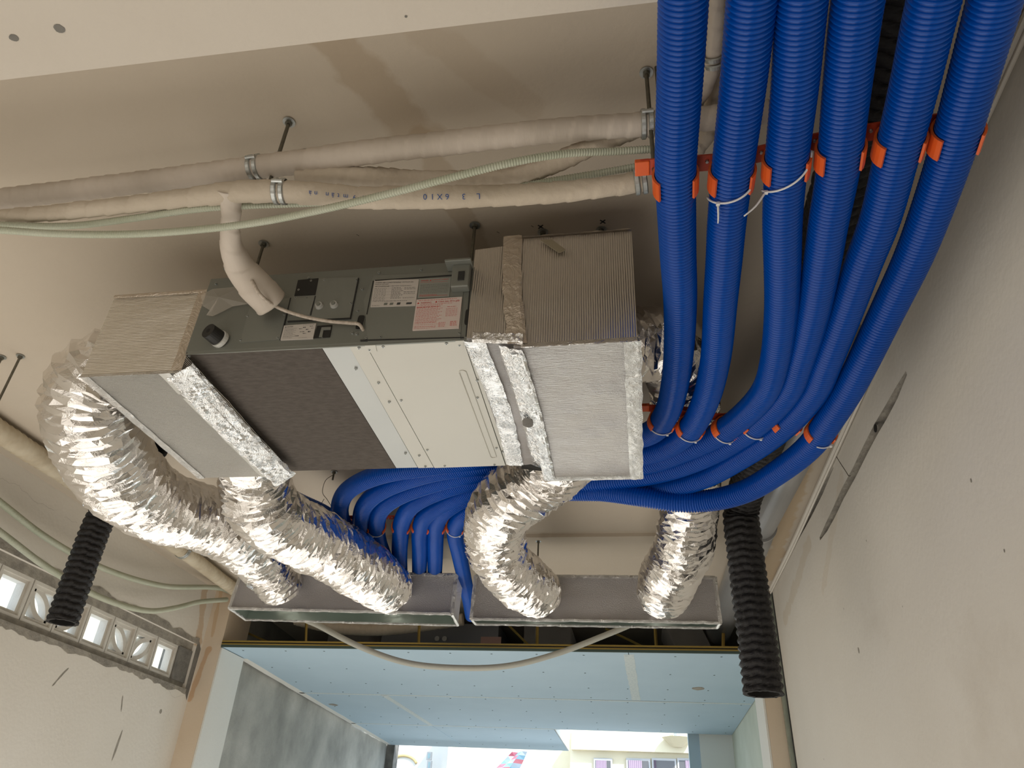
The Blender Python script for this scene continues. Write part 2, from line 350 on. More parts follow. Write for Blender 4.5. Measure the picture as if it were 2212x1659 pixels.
groove([(1800, 1010), (1775, 1062), (1750, 1110), (1722, 1160), (1702, 1205), (1690, 1235)], [.006, .03, .045, .045, .03, .006], .025)
cyl('drilled_hole', ax(1890, 925, XR-.004), (1, 0, 0), .016, .003, M_BLACK, wr, 14)
struct(box('wall_rear', XL, XR, -2.46, -2.3, -H, ZC, mat('rear_wall_paint', (.50, .46, .40), .9, 0, (.55, .5, .44), 2)), 'rear wall behind the camera')
# ceiling / right wall junction: two thin cable strips
for i, (dx, dz, w_) in enumerate([(.0, .0, .02), (.026, .012, .01)]):
    A, _, _ = bez([(XR-.018-dx*.3, -1, ZC-.02-dz*2), (XR-.016, 1.4, ZC-.022-dz*2), (XR-.014, 3.3, ZC-.03-dz*2), (XR-.012, 4.4, ZC-.03-dz*2), (XR-.012, 5.3, ZC-.012-dz*2)], .1)
    tr = sweep('trim_%d' % (3+i), A, w_*.6, 6, M_WALLR, None, False); struct(tr, 'plastered cable ridge along the right ceiling edge' if i == 0 else 'thin surface conduit just under the right ceiling ridge')
# vertical green-grey strip at the far right corner
g = struct(box('trim_5', XR-.028, XR-.001, YP-.05, YP-.006, -H, 1.62, mat('grey_green_metal_strip', (.30, .34, .29), .4, .5, (.36, .4, .34), 20)), 'grey-green vertical metal channel in the far right corner')
box('dark_joint', XR-.004, XR-.0005, YP-.075, YP-.052, -H, 1.62, M_SEAM, g)

# far pillars
pxl = ay(475, 1406, YP)[0]; pxr = ay(1653, 1516, YP)[0]
pl = struct(box('wall_far_left', XL-.2, pxl, YP, YP+.36, -H, ZC, M_PILL), 'beige pillar with rust stains at the left end')
pr = struct(box('wall_far_right', pxr, XR+.2, YP, YP+.36, -H, ZC, M_PILL), 'beige pillar at the right end behind the black duct')
struct(slab('trim_6', [(pxl+.001, YP+.001, -H), (pxl+.001, YP+.36, -H), (pxl+.001, YP+.36, 1.215), (pxl+.001, YP+.001, 1.215)], (1, 0, 0), .012, M_WHITEP), 'white painted pillar reveal beside the concrete wall')
struct(slab('trim_7', [(pxr-.013, YP+.001, -H), (pxr-.013, YP+.36, -H), (pxr-.013, YP+.36, 1.215), (pxr-.013, YP+.001, 1.215)], (1, 0, 0), .012, M_WHITEP), 'pale painted reveal of the right pillar')
# bay side walls
b0 = (-3.17, 5.72); b1 = (-3.52, 11.05)
struct(slab('wall_bay_left', [(b0[0], b0[1], -H), (b1[0], b1[1], -H), (b1[0], b1[1], 1.65), (b0[0], b0[1], 1.65)], (-1, 0, 0), .12, M_CONC), 'bare grey concrete wall of the far bay')
struct(slab('wall_bay_right', [(.97, 5.72, -H), (.97, 9.15, -H), (.97, 9.15, 1.65), (.97, 5.72, 1.65)], (1, 0, 0), .12, M_GREENW), 'pale green wall of the far bay')
A, _, _ = bez([(.96, 6.75, 1.05), (.955, 6.8, .9), (.955, 6.75, .75), (.955, 6.85, .6), (.955, 6.8, .3)], .05)
tag(sweep('loose_cable', A, .008, 8, M_CASE), 'grey cable hanging on the pale green bay wall', 'cable')
struct(slab('wall_plenum_blocker', [(-3.5, 9.13, 1.235), (.97, 9.13, 1.235), (.97, 9.13, 1.65), (-3.5, 9.13, 1.65)], (0, 1, 0), .05, M_CEMD), 'added end wall keeping the space above the blue ceiling dark')  # added to close off the plenum so that it stays dark
# front facade jambs
M_JAMB = mat('jamb_white', (.7, .75, .75), .7)
struct(box('trim_8', -3.62, -3.40, 11.0, 11.2, -H, 2.0, M_CEMD), 'dark left jamb of the street opening')
struct(box('trim_9', .62, .98, 9.15, 9.3, -H, 1.9, M_JAMB), 'white right jamb of the street opening')
struct(box('trim_10', .50, .62, 9.2, 9.3, -H, 1.9, M_BOARD), 'blue board strip beside the white jamb')

# ---------------- blue ceiling boards of the far bay
ZB = 1.22
def lx(y): return -3.10 + (-3.5+3.10)*(y-5.36)/(11-5.36)
board = thing('plasterboard_ceiling', (-1.2, 7.5, ZB), 'blue plasterboard false ceiling taped in panels beyond the ducts', 'ceiling')
def pane(name, q, m=M_BOARD, th=.012):
    o = slab(name, [(x, y, ZB) for x, y in q], (0, 0, 1), th, m); adopt(board, o); return o
rx1 = .70; g_ = .0025
pane('panel', [(lx(5.36), 5.36), (-.07-g_, 5.36), (-.04-g_, 7.18-g_), (lx(7.18), 7.18-g_)])
pane('panel', [(-.07+g_, 5.36), (rx1, 5.36), (rx1, 5.72), (.965, 5.72), (.965, 7.2), (-.04+g_, 7.18-g_)])
pane('panel', [(lx(7.18), 7.18+g_), (-2.39-g_, 7.18+g_), (-2.39-g_, 9.06-g_), (lx(9.06), 9.06-g_)])
pane('panel', [(-2.39+g_, 7.18+g_), (.965, 7.2+g_), (.965, 9.1), (-.97, 9.06), (-2.39+g_, 9.06-g_)])
pane('panel', [(lx(9.06), 9.06+g_), (-2.39-g_, 9.06+g_), (-2.39-g_, 11), (lx(11), 11)])
pane('panel', [(-2.39+g_, 9.06+g_), (-.97, 9.06+g_), (-.985, 11), (-2.39+g_, 11)])
def strip(a, b, wd, name='joint_tape', m=M_TAPE, z=ZB, n=26, ends=0):
    a = np.array(a, float); b = np.array(b, float); t = (b-a)/np.linalg.norm(b-a); nn = np.array([-t[1], t[0]]); up = []; dn = []
    for i in range(n+1):
        p = a+(b-a)*i/n; up.append(p+nn*(wd/2*(1+.25*vnoise(i*.9, wd*90)))); dn.append(p-nn*(wd/2*(1+.25*vnoise(i*.9+40, wd*70))))
    o = slab(name, [(q[0], q[1], z) for q in up]+[(q[0], q[1], z) for q in reversed(dn)], (0, 0, -1), .0012, m); adopt(board, o); return o
strip((lx(7.18), 7.18), (.96, 7.22), .045); strip((lx(9.06), 9.06), (-.98, 9.06), .05)
strip((-.07, 5.42), (-.04, 7.16), .075); strip((-2.39, 7.2), (-2.39, 9.04), .06)
strip((lx(5.74)+.015, 5.74), (lx(11)+.02, 10.95), .07, 'edge_filler', M_WHITEP)
# screw dots along the battens
pts = []
for yy in (5.45, 6.05, 6.65, 7.08, 7.28, 7.9, 8.5, 8.95):
    k = 13
    for i in range(k):
        pts.append((lx(yy)+.15+(.93-lx(yy)-.2)*i/(k-1)+.03*vnoise(i, yy*3), yy+.015*vnoise(i*2, yy)))
for yy in (9.2, 9.9, 10.6):
    for i in range(8): pts.append((lx(yy)+.15+i*.31, yy))
parts = []
for (x, y) in pts:
    V = [(x+.008*math.cos(a), y+.008*math.sin(a), ZB-.0015) for a in [k*math.pi/4 for k in range(8)]]+[(x, y, ZB+.002)]
    parts.append((V, [(k, (k+1) % 8, 8) for k in range(8)]))
o = join_raw('screw_heads', parts, M_SEAM); o['kind'] = 'stuff'; adopt(board, o)
for (px, py, l) in ((1508, 1487, .05), (720, 1522, .045)):
    c = az(px, py, ZB); nn = 12
    o = slab('torn_hole', [(c[0]+l*math.cos(a)*(1+.3*vnoise(a*2, l*50)), c[1]+l*1.3*math.sin(a)*(1+.4*vnoise(a*3, 5)), ZB-.0005) for a in [2*math.pi*i/nn for i in range(nn)]], (0, 0, -1), .001, M_CEM); adopt(board, o)
o = slab('step_fascia', [(-.975, 9.06, ZB), (-.985, 11, ZB), (-.985, 11, 1.55), (-.975, 9.06, 1.55)], (1, 0, 0), .012, M_WHITEP); adopt(board, o)
o = slab('step_fascia', [(-.96, 9.1, ZB+.012), (.965, 9.1, ZB+.012), (.965, 9.1, 1.6), (-.96, 9.1, 1.6)], (0, 1, 0), .012, M_WHITEP); adopt(board, o)
# gold furring channel along the board's front edge, with hanger legs
fur = thing('furring_frame', (-1.2, YP, ZB), 'gold steel furring frame edging the blue plasterboard', 'frame')
def adoptf(o): adopt(fur, o); return o
for z0, z1, m, nm in ((ZB-.002, ZB+.014, M_DKGREEN, 'board_edge'), (ZB+.014, ZB+.024, M_GOLD, 'channel'), (ZB+.026, ZB+.031, M_DKINS, 'channel_slot'), (ZB+.033, ZB+.045, M_GOLD, 'channel')):
    adoptf(box(nm, pxl+.01, rx1, YP-.02, YP-.003, z0, z1, m))
def goldbar(a, b, wd=.018): 
    A = np.array([a, b], float); o = sweep('hanger_leg', A, wd*.62, 4, M_GOLD, None, False); adoptf(o); return o
def yy(px, py, y): return ay(px, py, y)
for (a, b) in (((662, 1340), (660, 1396)), ((906, 1340), (904, 1398)), ((1161, 1340), (1160, 1400)), ((1414, 1340), (1418, 1402)), ((1563, 1345), (1562, 1405))):
    goldbar(yy(*a, 5.6), yy(*b, 5.6))
for (a, b) in (((525, 1363), (592, 1393)), ((1096, 1348), (1143, 1395)), ((1308, 1358), (1395, 1400))): goldbar(yy(*a, 5.75), yy(*b, 5.75), .014)

# ---------------- things inside the dark plenum beyond the board edge
def rbox(name, c0, c1, m, parent): 
    return box(name, c0[0], c1[0], c0[1], c1[1], c0[2], c1[2], m, parent, .006)
YD = 5.95
a = yy(828, 1350, YD); b = yy(1075, 1395, YD)
u2 = thing('ducted_air_unit', ((a[0]+b[0])/2, YD, 1.27), 'dark shaded air conditioning unit above the blue false ceiling', 'air conditioner')
M_DKCASE = mat('shaded_grey_casing', (.16, .17, .19), .5, .4)  # shade of the plenum put into the casing colour
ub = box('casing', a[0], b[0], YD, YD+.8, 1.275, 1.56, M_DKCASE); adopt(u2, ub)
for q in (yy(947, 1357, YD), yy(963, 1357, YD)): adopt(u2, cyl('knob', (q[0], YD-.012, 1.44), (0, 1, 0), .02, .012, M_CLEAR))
q0 = yy(1040, 1360, YD); q1 = yy(1082, 1396, YD); adopt(u2, box('warning_label', q0[0], q1[0], YD-.003, YD, 1.29, 1.46, mat('dark_pink_label', (.42, .27, .24), .7)))  # pink is darker than on the near unit's label
q0 = yy(915, 1380, YD); adopt(u2, box('note_label', q0[0], q0[0]+.12, YD-.003, YD, 1.285, 1.36, mat('dark_grey_label', (.25, .24, .24), .7)))  # grey is darker than the near unit's label paper
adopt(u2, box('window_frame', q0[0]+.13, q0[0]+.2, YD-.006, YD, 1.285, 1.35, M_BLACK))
def dbox(x0p, x1p, y, label, lean=0):
    a = yy(x0p, 1350, y)[0]; b = yy(x1p, 1350, y)[0]
    V = boxv(a, b, y, y+.6, 1.27, 1.58); V = [(p[0]+(lean if p[2] < 1.4 else 0), p[1], p[2]) for p in V]
    o = mesh('foil_plenum', V, BOXF, M_FOILBOX); bv = o.modifiers.new('b', 'BEVEL'); bv.width = .012
    tag(o, label, 'plenum box'); return o
dbox(712, 800, 6.0, 'small foil plenum left of the shaded unit above the blue ceiling')
dbox(1132, 1232, 5.95, 'foil plenum right of the shaded unit above the blue ceiling')
dbox(1430, 1508, 5.85, 'leaning foil plenum at the right above the blue ceiling', .13)

# ---------------- outside
M_FAC = mat('cream_facade', (.72, .66, .50), .9, 0, (.78, .72, .56), .7, 6, .15, 6)
M_FACW = mat('white_facade', (.74, .74, .72), .9, 0, (.68, .68, .67), 1)
def out(px, py, y): return ay(px, py, y)
Y1 = 24.0
fb = thing('cream_house', (0, Y1, -H), 'cream plastered house with curtained windows across the street', 'building')
a = out(1238, 1585, Y1); b = out(1538, 1585, Y1); x1b = out(1560, 1600, Y1)[0]
xl_ = out(990, 1620, Y1)[0]
def aF(o): adopt(fb, o); return o
zt = out(1380, 1588, Y1)[2]; zt2 = zt+3
aF(box('wall', out(990, 1620, Y1+2)[0], out(1232, 1590, Y1)[0], Y1+.6, Y1+4, -H, zt+3, M_FAC)); aF(box('wall', out(1232, 1590, Y1)[0], x1b, Y1, Y1+4, -H, zt, M_FAC)); aF(box('parapet', out(1236, 1590, Y1)[0], out(1530, 1600, Y1)[0], Y1-.3, Y1, out(1380, 1626, Y1)[2], zt+.1, M_FAC))
aF(box('upper_storey', out(1150, 1590, 27)[0], out(1600, 1590, 27)[0], Y1+4, Y1+7, -H, zt+5, M_FACW))
for s in ((1290, 1305), (1385, 1395)): aF(box('balcony_post', out(s[0], 1580, Y1)[0], out(s[1], 1580, Y1)[0], Y1+.2, Y1+.5, zt, zt+2, M_CEM))
M_CURT = mat('lilac_curtain', (.38, .30, .40), .9); M_GLASSD = mat('dark_window_glass', (.12, .12, .13), .15); M_FRAME = mat('grey_window_frame', (.45, .46, .48), .5)
for k, (x0, x1) in enumerate(((1283, 1323), (1353, 1405), (1408, 1461), (1463, 1520))):
    zA = out(x0, 1638, Y1)[2]; X0 = out(x0, 1650, Y1)[0]; X1 = out(x1, 1650, Y1)[0]
    fr = aF(box('window_frame', X0, X1, Y1-.10, Y1-.02, zA-1.6, zA, M_FRAME))
    gl = box('pane', X0+.05, X1-.05, Y1-.105, Y1-.101, zA-1.5, zA-.06, M_GLASSD, fr)
    segs = 14; V = []; c0, c1 = (X0+.06, (X0+X1)/2+.1) if k != 2 else (X0+.06, X0+.12)
    if k == 3: c0, c1 = (X0+X1)/2-.15, X1-.06
    for i in range(segs+1):
        x = c0+(c1-c0)*i/segs; y = Y1-.12-(.02 if i % 2 else 0); V += [(x, y, zA-1.5), (x, y, zA-.06)]
    mesh('curtain', V, [(2*i, 2*i+2, 2*i+3, 2*i+1) for i in range(segs)], M_CURT, fr)
lm = thing('street_lamp_dome', tuple(out(1462, 1590, 23.45)), 'cream domed lamp under the balcony outside', 'lamp')
o = cyl('dome', (0, 0, -.05), (0, 0, -1), .42, .24, mat('cream_dome', (.6, .55, .4), .5), lm, 20, .12); o = cyl('mount', (0, 0, -.05), (0, 0, 1), .08, .3, M_STEEL, lm)
Y2 = 30.
fw = thing('white_house', (out(915, 1600, Y2)[0], Y2, -H), 'white house with arched gable seen at the left of the street opening', 'building')
def aW(o): adopt(fw, o); return o
aW(box('wall', out(850, 1600, Y2)[0], out(985, 1600, Y2)[0], Y2, Y2+4, -H, 9, M_FACW))
aW(box('side_wing', out(965, 1600, Y2)[0], out(998, 1600, Y2)[0], Y2-.5, Y2, -H, 9, M_FACW))
for (x0, x1, y0, y1) in ((922, 934, 1625, 1642), (922, 934, 1644, 1670), (972, 978, 1616, 1626)):
    p = out(x0, y1, Y2-.5); q = out(x1, y0, Y2-.5); f = aW(box('window_frame', p[0], q[0], Y2-.6, Y2-.5, p[2], q[2], M_FRAME)); box('pane', p[0]+.05, q[0]-.05, Y2-.61, Y2-.6, p[2]+.05, q[2]-.05, mat('pale_sky_glass', (.3, .45, .5), .1), f)
c = out(870, 1655, Y2); th_ = np.linspace(.3, math.pi-.3, 20)
A = np.stack([c[0]+.55*np.cos(th_), np.full(20, Y2-.05), c[2]+.35*np.sin(th_)], 1); aW(sweep('arch_moulding', A, .05, 6, mat('gold_moulding', (.5, .4, .2), .6)))
# striped cloth parasol outside
pc = thing('striped_cloth', tuple(out(1100, 1665, 14)), 'red and blue chequered cloth hanging in the street', 'cloth')
p0, p1, p2, p3 = [out(*q, 14) for q in ((1106, 1624), (1140, 1624), (1112, 1675), (1050, 1675))]
MC = [mat('cloth_red', (.6, .2, .25), .9), mat('cloth_blue', (.25, .45, .6), .9), mat('cloth_pale_blue', (.42, .52, .62), .9)]
nx, ny = 3, 6; 
for i in range(nx):
    for j in range(ny):
        def pt(s, t): 
            q = (p0*(1-s)+p1*s)*(1-t)+(p3*(1-s)+p2*s)*t; return np.array([q[0], q[1]+.12*math.sin(s*6+t*2), q[2]])
        o = mesh('cloth_patch', [pt(i/nx, j/ny), pt((i+1)/nx, j/ny), pt((i+1)/nx, (j+1)/ny), pt(i/nx, (j+1)/ny)], [(0, 1, 2, 3)], MC[(i+2*j) % 3]); adopt(pc, o)
# neighbour's wall seen through the vent blocks
tag(box('neighbour_wall', -6.2, -6.0, 3.4, 12, -H, 3.15, M_FAC), 'cream neighbouring wall seen through the vent blocks', 'wall')
tag(box('street_ground', -30, 30, 11.3, 60, -H-.25, -H-.12, M_CEM), 'grey street surface outside', 'ground')['kind'] = 'structure'

# ---------------- vent block row in the left wall
BD = .07
for k, (y0, kind) in enumerate(zip([2.60, 2.85, 3.10, 3.35, 3.602, 3.852, 4.102, 4.352, 4.602, 4.854], 'lmslmslmls'.replace('lmslmslmls', 'lmsslmslms'))):
    y1 = y0+.247 if k < 9 else 5.115; z0, z1 = .945, 1.168; xf = XL-.035
    vb = struct(bpy.data.objects.new('vent_block', None)); COL.objects.link(vb); vb.location = (xf, (y0+y1)/2, (z0+z1)/2)
    wy = (y1-y0)/2; wz = (z1-z0)/2
    nm = {'s': 'square', 'l': 'leaf', 'm': 'mirrored leaf'}[kind]
    vb.name = 'window_%d' % (k+1)
    vb['label'] = 'white concrete vent block with %s opening in the left wall' % nm
    del vb['label']
    # stepped frame
    def ring(yo, zo, yi, zi, x0, x1):
        V = []
        for x in (x0, x1):
            V += [(x, -yo, -zo), (x, yo, -zo), (x, yo, zo), (x, -yo, zo), (x, -yi, -zi), (x, yi, -zi), (x, yi, zi), (x, -yi, zi)]
        Fc = []
        for s in range(4):
            t = (s+1) % 4
            Fc += [(s, t, t+4, s+4), (8+s, 12+s, 12+t, 8+t), (s, 8+s, 8+t, t), (4+s, 4+t, 12+t, 12+s)]
        return V, Fc
    join_raw('frame', [ring(wy-.002, wz, wy-.018, wz-.018, -BD, 0), ring(wy-.017, wz-.017, wy-.038, wz-.036, -BD, -.014)], M_BLOCK, vb)
    if kind in 'lm':
        iy, iz = wy-.036, wz-.034; sgn = 1 if kind == 'l' else -1; parts = []
        for q in (1, -1):
            # arcs bowing either side of the diagonal
            cy_, cz_ = q*sgn*iy, q*iz     # centre corner
            n_ = 12; V = []; Fc = []
            for i in range(n_+1):
                t = i/n_*math.pi/2
                for rr in (1.08, .90):
                    yv = cy_-q*sgn*2*iy*rr*math.cos(t); zv = cz_-q*2*iz*rr*math.sin(t)
                    yv = max(-iy-.004, min(iy+.004, yv)); zv = max(-iz-.004, min(iz+.004, zv))
                    V += [(-.018, yv, zv), (-BD+.005, yv, zv)]
            for i in range(n_):
                a_ = 4*i; Fc += [(a_, a_+2, a_+6, a_+4), (a_+1, a_+5, a_+7, a_+3), (a_, a_+4, a_+5, a_+1), (a_+2, a_+3, a_+7, a_+6)]
            parts.append((V, Fc))
        join_raw('leaf_bars', parts, M_BLOCK, vb)
# cement around
cem = struct(box('trim_11', XL-.15, XL-.03, 2.3, 5.29, 1.168, 1.226, M_CEM), 'cement bed above the vent blocks')
struct(box('trim_12', XL-.15, XL-.03, 2.3, 5.29, .904, .945, M_CEM), 'cement bed below the vent blocks')
struct(box('trim_13', XL-.15, XL-.02, 5.117, 5.29, .945, 1.168, M_CEMD), 'dark cement infill at the end of the vent blocks')
def smear(z0, z1, amp0, amp1, ya, yb, seed, nm, m=M_CEM, lab=None):
    k = 90; up = []; dn = []
    for i in range(k+1):
        y = ya+(yb-ya)*i/k; up.append((XL, y, z1+amp1*(vnoise(y*9, seed)+.6*vnoise(y*31, seed)))); dn.append((XL, y, z0+amp0*(vnoise(y*9, seed+9)+.6*vnoise(y*31, seed+5))))
    V = up+dn+[(p[0]+.004, p[1], p[2]) for p in up]+[(p[0]+.004, p[1], p[2]) for p in dn]; K = k+1; Fc = []
    for i in range(k):
        Fc += [(i, i+1, K+i+1, K+i), (2*K+i, 3*K+i, 3*K+i+1, 2*K+i+1), (i, 2*K+i, 2*K+i+1, i+1), (K+i, K+i+1, 3*K+i+1, 3*K+i)]
    o = mesh(nm, V, Fc, m); o.parent = wl; return o
smear(1.222, 1.262, 0, .02, 2.3, 5.30, 1.3, 'cement_smear'); smear(.872, .908, .022, 0, 2.3, 5.30, 7.7, 'cement_smear')
mesh('cement_smear', [(XL+.003, 5.285, .9), (XL+.003, 5.34, .84), (XL+.003, 5.35, 1.2), (XL+.003, 5.29, 1.26)], [(0, 1, 2, 3)], M_CEMD, wl)
for (px, py, wy_, wz_, a_) in ((130, 1462, .005, .07, -.6), (263, 1520, .005, .05, .35), (253, 1610, .009, .09, -.08), (347, 1537, .014, .014, 0)):
    c = ax(px, py, XL); nn = 14
    mesh('plaster_scar', [(XL+.0015, c[1]+(wy_*math.cos(t)*(1+.4*vnoise(t*3, px)))*math.cos(a_)-wz_*math.sin(t)*(1+.3*vnoise(t*4, py))*math.sin(a_), c[2]+wz_*math.sin(t)*math.cos(a_)+wy_*math.cos(t)*math.sin(a_)) for t in [2*math.pi*i/nn for i in range(nn)]], [tuple(range(nn))], M_CEM, wl)

def crack(pts, f, off, parent, wd=.0016):
    P = [np.array(f(*p)) for p in pts]; V = []; Fc = []; Q = []
    for i in range(len(P)-1):
        for k in range(8): Q.append(P[i]+(P[i+1]-P[i])*k/8)
    for i, q in enumerate(Q):
        q = q+np.array([0, vnoise(i*.6, P[0][1])*.012, vnoise(i*.7, P[0][2]+3)*.012]); V += [(q[0]+off, q[1], q[2]-wd/2*(.5+abs(vnoise(i, 2)))), (q[0]+off, q[1], q[2]+wd/2*(.5+abs(vnoise(i, 5))))]
    mesh('hairline_crack', V, [(2*i, 2*i+2, 2*i+3, 2*i+1) for i in range(len(Q)-1)], M_CEM, parent)
crack([(0, 1032), (40, 1050), (75, 1082), (122, 1104)], lambda a, b: ax(a, b, XL), .001, wl); crack([(140, 1115), (170, 1133)], lambda a, b: ax(a, b, XL), .001, wl)
crack([(357, 1480), (375, 1508), (400, 1500)], lambda a, b: ax(a, b, XL), .001, wl); crack([(352, 1562), (372, 1530), (382, 1512)], lambda a, b: ax(a, b, XL), .001, wl)
for (px, py, r) in ((2098, 1038, .004), (1855, 1405, .008), (1823, 1315, .003), (1872, 1168, .003), (2170, 1190, .003), (1780, 1640, .003), (1950, 1310, .002)):
    c = ax(px, py, XR); mesh('wall_nick', [(XR-.001, c[1]+r*math.cos(t)*(1+.4*vnoise(t*2, px)), c[2]+1.6*r*math.sin(t)) for t in [k*math.pi/5 for k in range(10)]], [tuple(range(10))], M_CEM, wr)

# ================================================================== AIR CONDITIONER
X0, X1, Y0, Y1_, Z0, Z1 = -1.222, -.412, 1.54, 2.29, 1.148, 1.418
ac = thing('ducted_air_conditioner', ((X0+X1)/2, (Y0+Y1_)/2, Z0), 'large grey-green ducted air conditioner with cream and charcoal underside', 'air conditioner')
def A_(o): adopt(ac, o); return o
A_(box('casing', X0, X1, Y0, Y1_, Z0, Z1, M_CASE, None, .002))
def S(px, py, lift=.0): p = ay(px, py, Y0); return (p[0], Y0-lift, p[2])
def U(px, py, lift=.0): p = az(px, py, Z0); return (min(max(p[0], X0), X1), min(max(p[1], Y0), Y1_), Z0-lift)
def splate(name, q, th, m, lift=0): return A_(slab(name, [S(*p, lift) for p in q], (0, -1, 0), th, m))
def uplate(name, q, th, m, lift=0): return A_(slab(name, [U(*p, lift) for p in q], (0, 0, -1), th, m))
splate('access_cover', [(539, 668), (628, 643), (605, 734), (519, 741)], .0025, M_CASE2)
splate('access_cover', [(628, 643), (689, 603), (775, 600), (757, 689), (620, 697)], .003, M_CASE2)
splate('access_cover', [(808, 596), (1003, 588), (1002, 604), (995, 733), (795, 741), (786, 650)], .002, M_CASE2)
splate('inner_cover', [(635, 644), (680, 648), (670, 682), (626, 687)], .005, M_CASE2)
splate('black_cover', [(645, 607), (689, 603), (682, 639), (637, 641)], .0045, M_BLACK)
splate('seam_line', [(622, 697), (757, 690), (757, 688), (622, 695)], .0045, M_SEAM)
splate('seam_line', [(774, 602), (776, 602), (758, 690), (756, 690)], .004, M_SEAM)
splate('seam_line', [(811, 607), (979, 595), (979, 597), (811, 609)], .004, M_SEAM)
splate('seam_line', [(628, 645), (630, 645), (607, 736), (605, 736)], .004, M_SEAM)
splate('seam_line', [(681, 641), (683, 641), (673, 683), (671, 683)], .004, M_SEAM)
splate('seam_line', [(779, 735), (1002, 729), (1002, 731), (779, 738)], .003, M_SEAM)
splate('seam_line', [(1014, 626), (1016, 626), (1008, 728), (1006, 728)], .003, M_SEAM)
splate('seam_line', [(984, 598), (985, 598), (982, 624), (981, 624)], .003, M_SEAM)
splate('seam_line', [(806, 608), (808, 608), (794, 680), (792, 680)], .003, M_SEAM)
def rounded(cx, cy, hw, hh, lean, name, m, th):
    pts = []
    for i in range(20):
        t = 2*math.pi*i/20; x = max(-1, min(1, 1.45*math.cos(t))); y = max(-1, min(1, 1.15*math.sin(t)))
        pts.append((cx+hw*x-lean*y, cy+hh*y))
    return splate(name, pts, th, m)
rounded(779, 698, 8.5, 16.5, 4, 'slot_rim', M_CASE, .0035); rounded(779, 698, 7, 15, 4, 'cable_slot', M_BLACK, .0045)
rounded(1011, 686, 6, 16, 2, 'cable_slot', M_BLACK, .004)
# wiring-window recess
splate('window_recess', [(686, 705), (718, 703), (713, 729), (678, 731)], .003, M_BLACK)
splate('recess_bracket', [(696, 709), (716, 708), (715, 714), (700, 715), (697, 730), (690, 730)], .0045, M_CASE2)
# labels with printing
def basis(q):
    a, b, c, d = [Vector(S(*p, .0)) for p in q]   # tl, tr, br, bl
    return a, b, c, d
def label(q, m, th=.005): return splate('label', q, th, m)
def bars(q, rows, m, parent, th, name='small_print'):
    """rows: (s0, s1, t, h): a run of small type too fine to read: short separate words"""
    a, b, c, d = basis(q); parts = []
    for (s0, s1, t, h) in rows:
        s = s0
        while s < s1:
            wd = random.uniform(.02, .07); e = min(s+wd, s1)
            def pt(s_, t_): p = (a*(1-s_)+b*s_)*(1-t_)+(d*(1-s_)+c*s_)*t_; return (p.x, p.y-th, p.z)
            hh = h*.62; V = [pt(s, t), pt(e, t), pt(e, t+hh), pt(s, t+hh)]; parts.append((V, [(0, 1, 2, 3)])); s = e+.012
    o = join_raw(name, parts, m); o['kind'] = 'stuff'; return A_(o)
def words(q, s, t, hgt, txt, m, th, width=None, shear=0):
    a, b, c, d = basis(q); u = (b-a); v = (a-d); org = (a*(1-s)+b*s)*(1-t)+(d*(1-s)+c*s)*t; org.y -= th
    return A_(text('lettering', txt, org, u, v, hgt, m, None, (width*u.length if width else None), .0004, shear))
q1 = [(810, 607), (906, 605), (898, 662), (801, 665)]; label(q1, M_PAPER, .004)
words(q1, .03, .13, .0048, 'DAIKIN AIR CONDITIONING', M_INK, .0042, .58, .25); words(q1, .63, .12, .0034, 'VIETNAM JSC', M_INK, .0042, .26)
words(q1, .03, .19, .0032, 'MADE IN VIETNAM', M_INK, .0042, .3); words(q1, .03, .27, .0042, 'AIR CONDITIONER', M_INK, .0042, .33, .2); words(q1, .39, .26, .0030, '( HEAT PUMP / COOLING ONLY )', M_INK, .0042, .46)
bars(q1, [(.03, .3, .32+.055*i, .018) for i in range(9)]+[(.42, .62+.03*(i % 3), .31+.055*i, .022) for i in range(8)]+[(.7, .95, .31+.055*i, .02) for i in (0, 1, 3, 4, 7)]+[(.03, .8, .80, .018), (.03, .2, .95, .015)], M_INK, None, .0042)
bars(q1, [(.3+.0, .96, .345+.11*i, .004) for i in range(5)], M_INK, None, .0041, 'table_rules')
for s_ in (.33, .46, .62, .82, .88):
    a, b, c, d = basis(q1); p = (a*(1-s_)+b*s_)*.09+(d*(1-s_)+c*s_)*.91; k = .005 if s_ < .7 else .004
    A_(mesh('symbol', [(p.x-k, p.y-.0043, p.z-k*.8), (p.x+k, p.y-.0043, p.z-k*.8), (p.x+k*1.2, p.y-.0043, p.z+k*.8), (p.x-k*.8, p.y-.0043, p.z+k*.8)], [(0, 1, 2, 3)], M_INK if s_ > .6 else M_CASE))
q2 = [(907, 604), (975, 601), (971, 643), (903, 646)]; label(q2, M_PAPER3, .004)
a, b, c, d = basis(q2)
words(q2, .06, .15, .0048, 'DANGER  \u25b2', M_INKR, .0042, .33); words(q2, .42, .12, .0035, 'NGUY HIEM', M_INKR, .0042, .5)
bars(q2, [(.05, .9, .2, .02), (.05, .95, .9, .03), (.05, .6, .85, .03)], M_INKR, None, .0042, 'red_small_print')
bars(q2, [(.05, .95, .32+.055*i, .018) for i in range(9)], M_INK, None, .0042)
q3 = [(901, 650), (999, 644), (992, 711), (892, 716)]; label(q3, M_PAPER2, .006)
words(q3, .1, .155, .0058, 'WARNING', M_INKR, .0062, .24); words(q3, .42, .145, .0055, '\u25b2 C\u1ea3nh b\u00e1o \u0111i\u1ec7n gi\u1eadt', M_INKR, .0062, .54)
words(q3, .025, .155, .0055, '\u25b2', M_INKR, .0062)
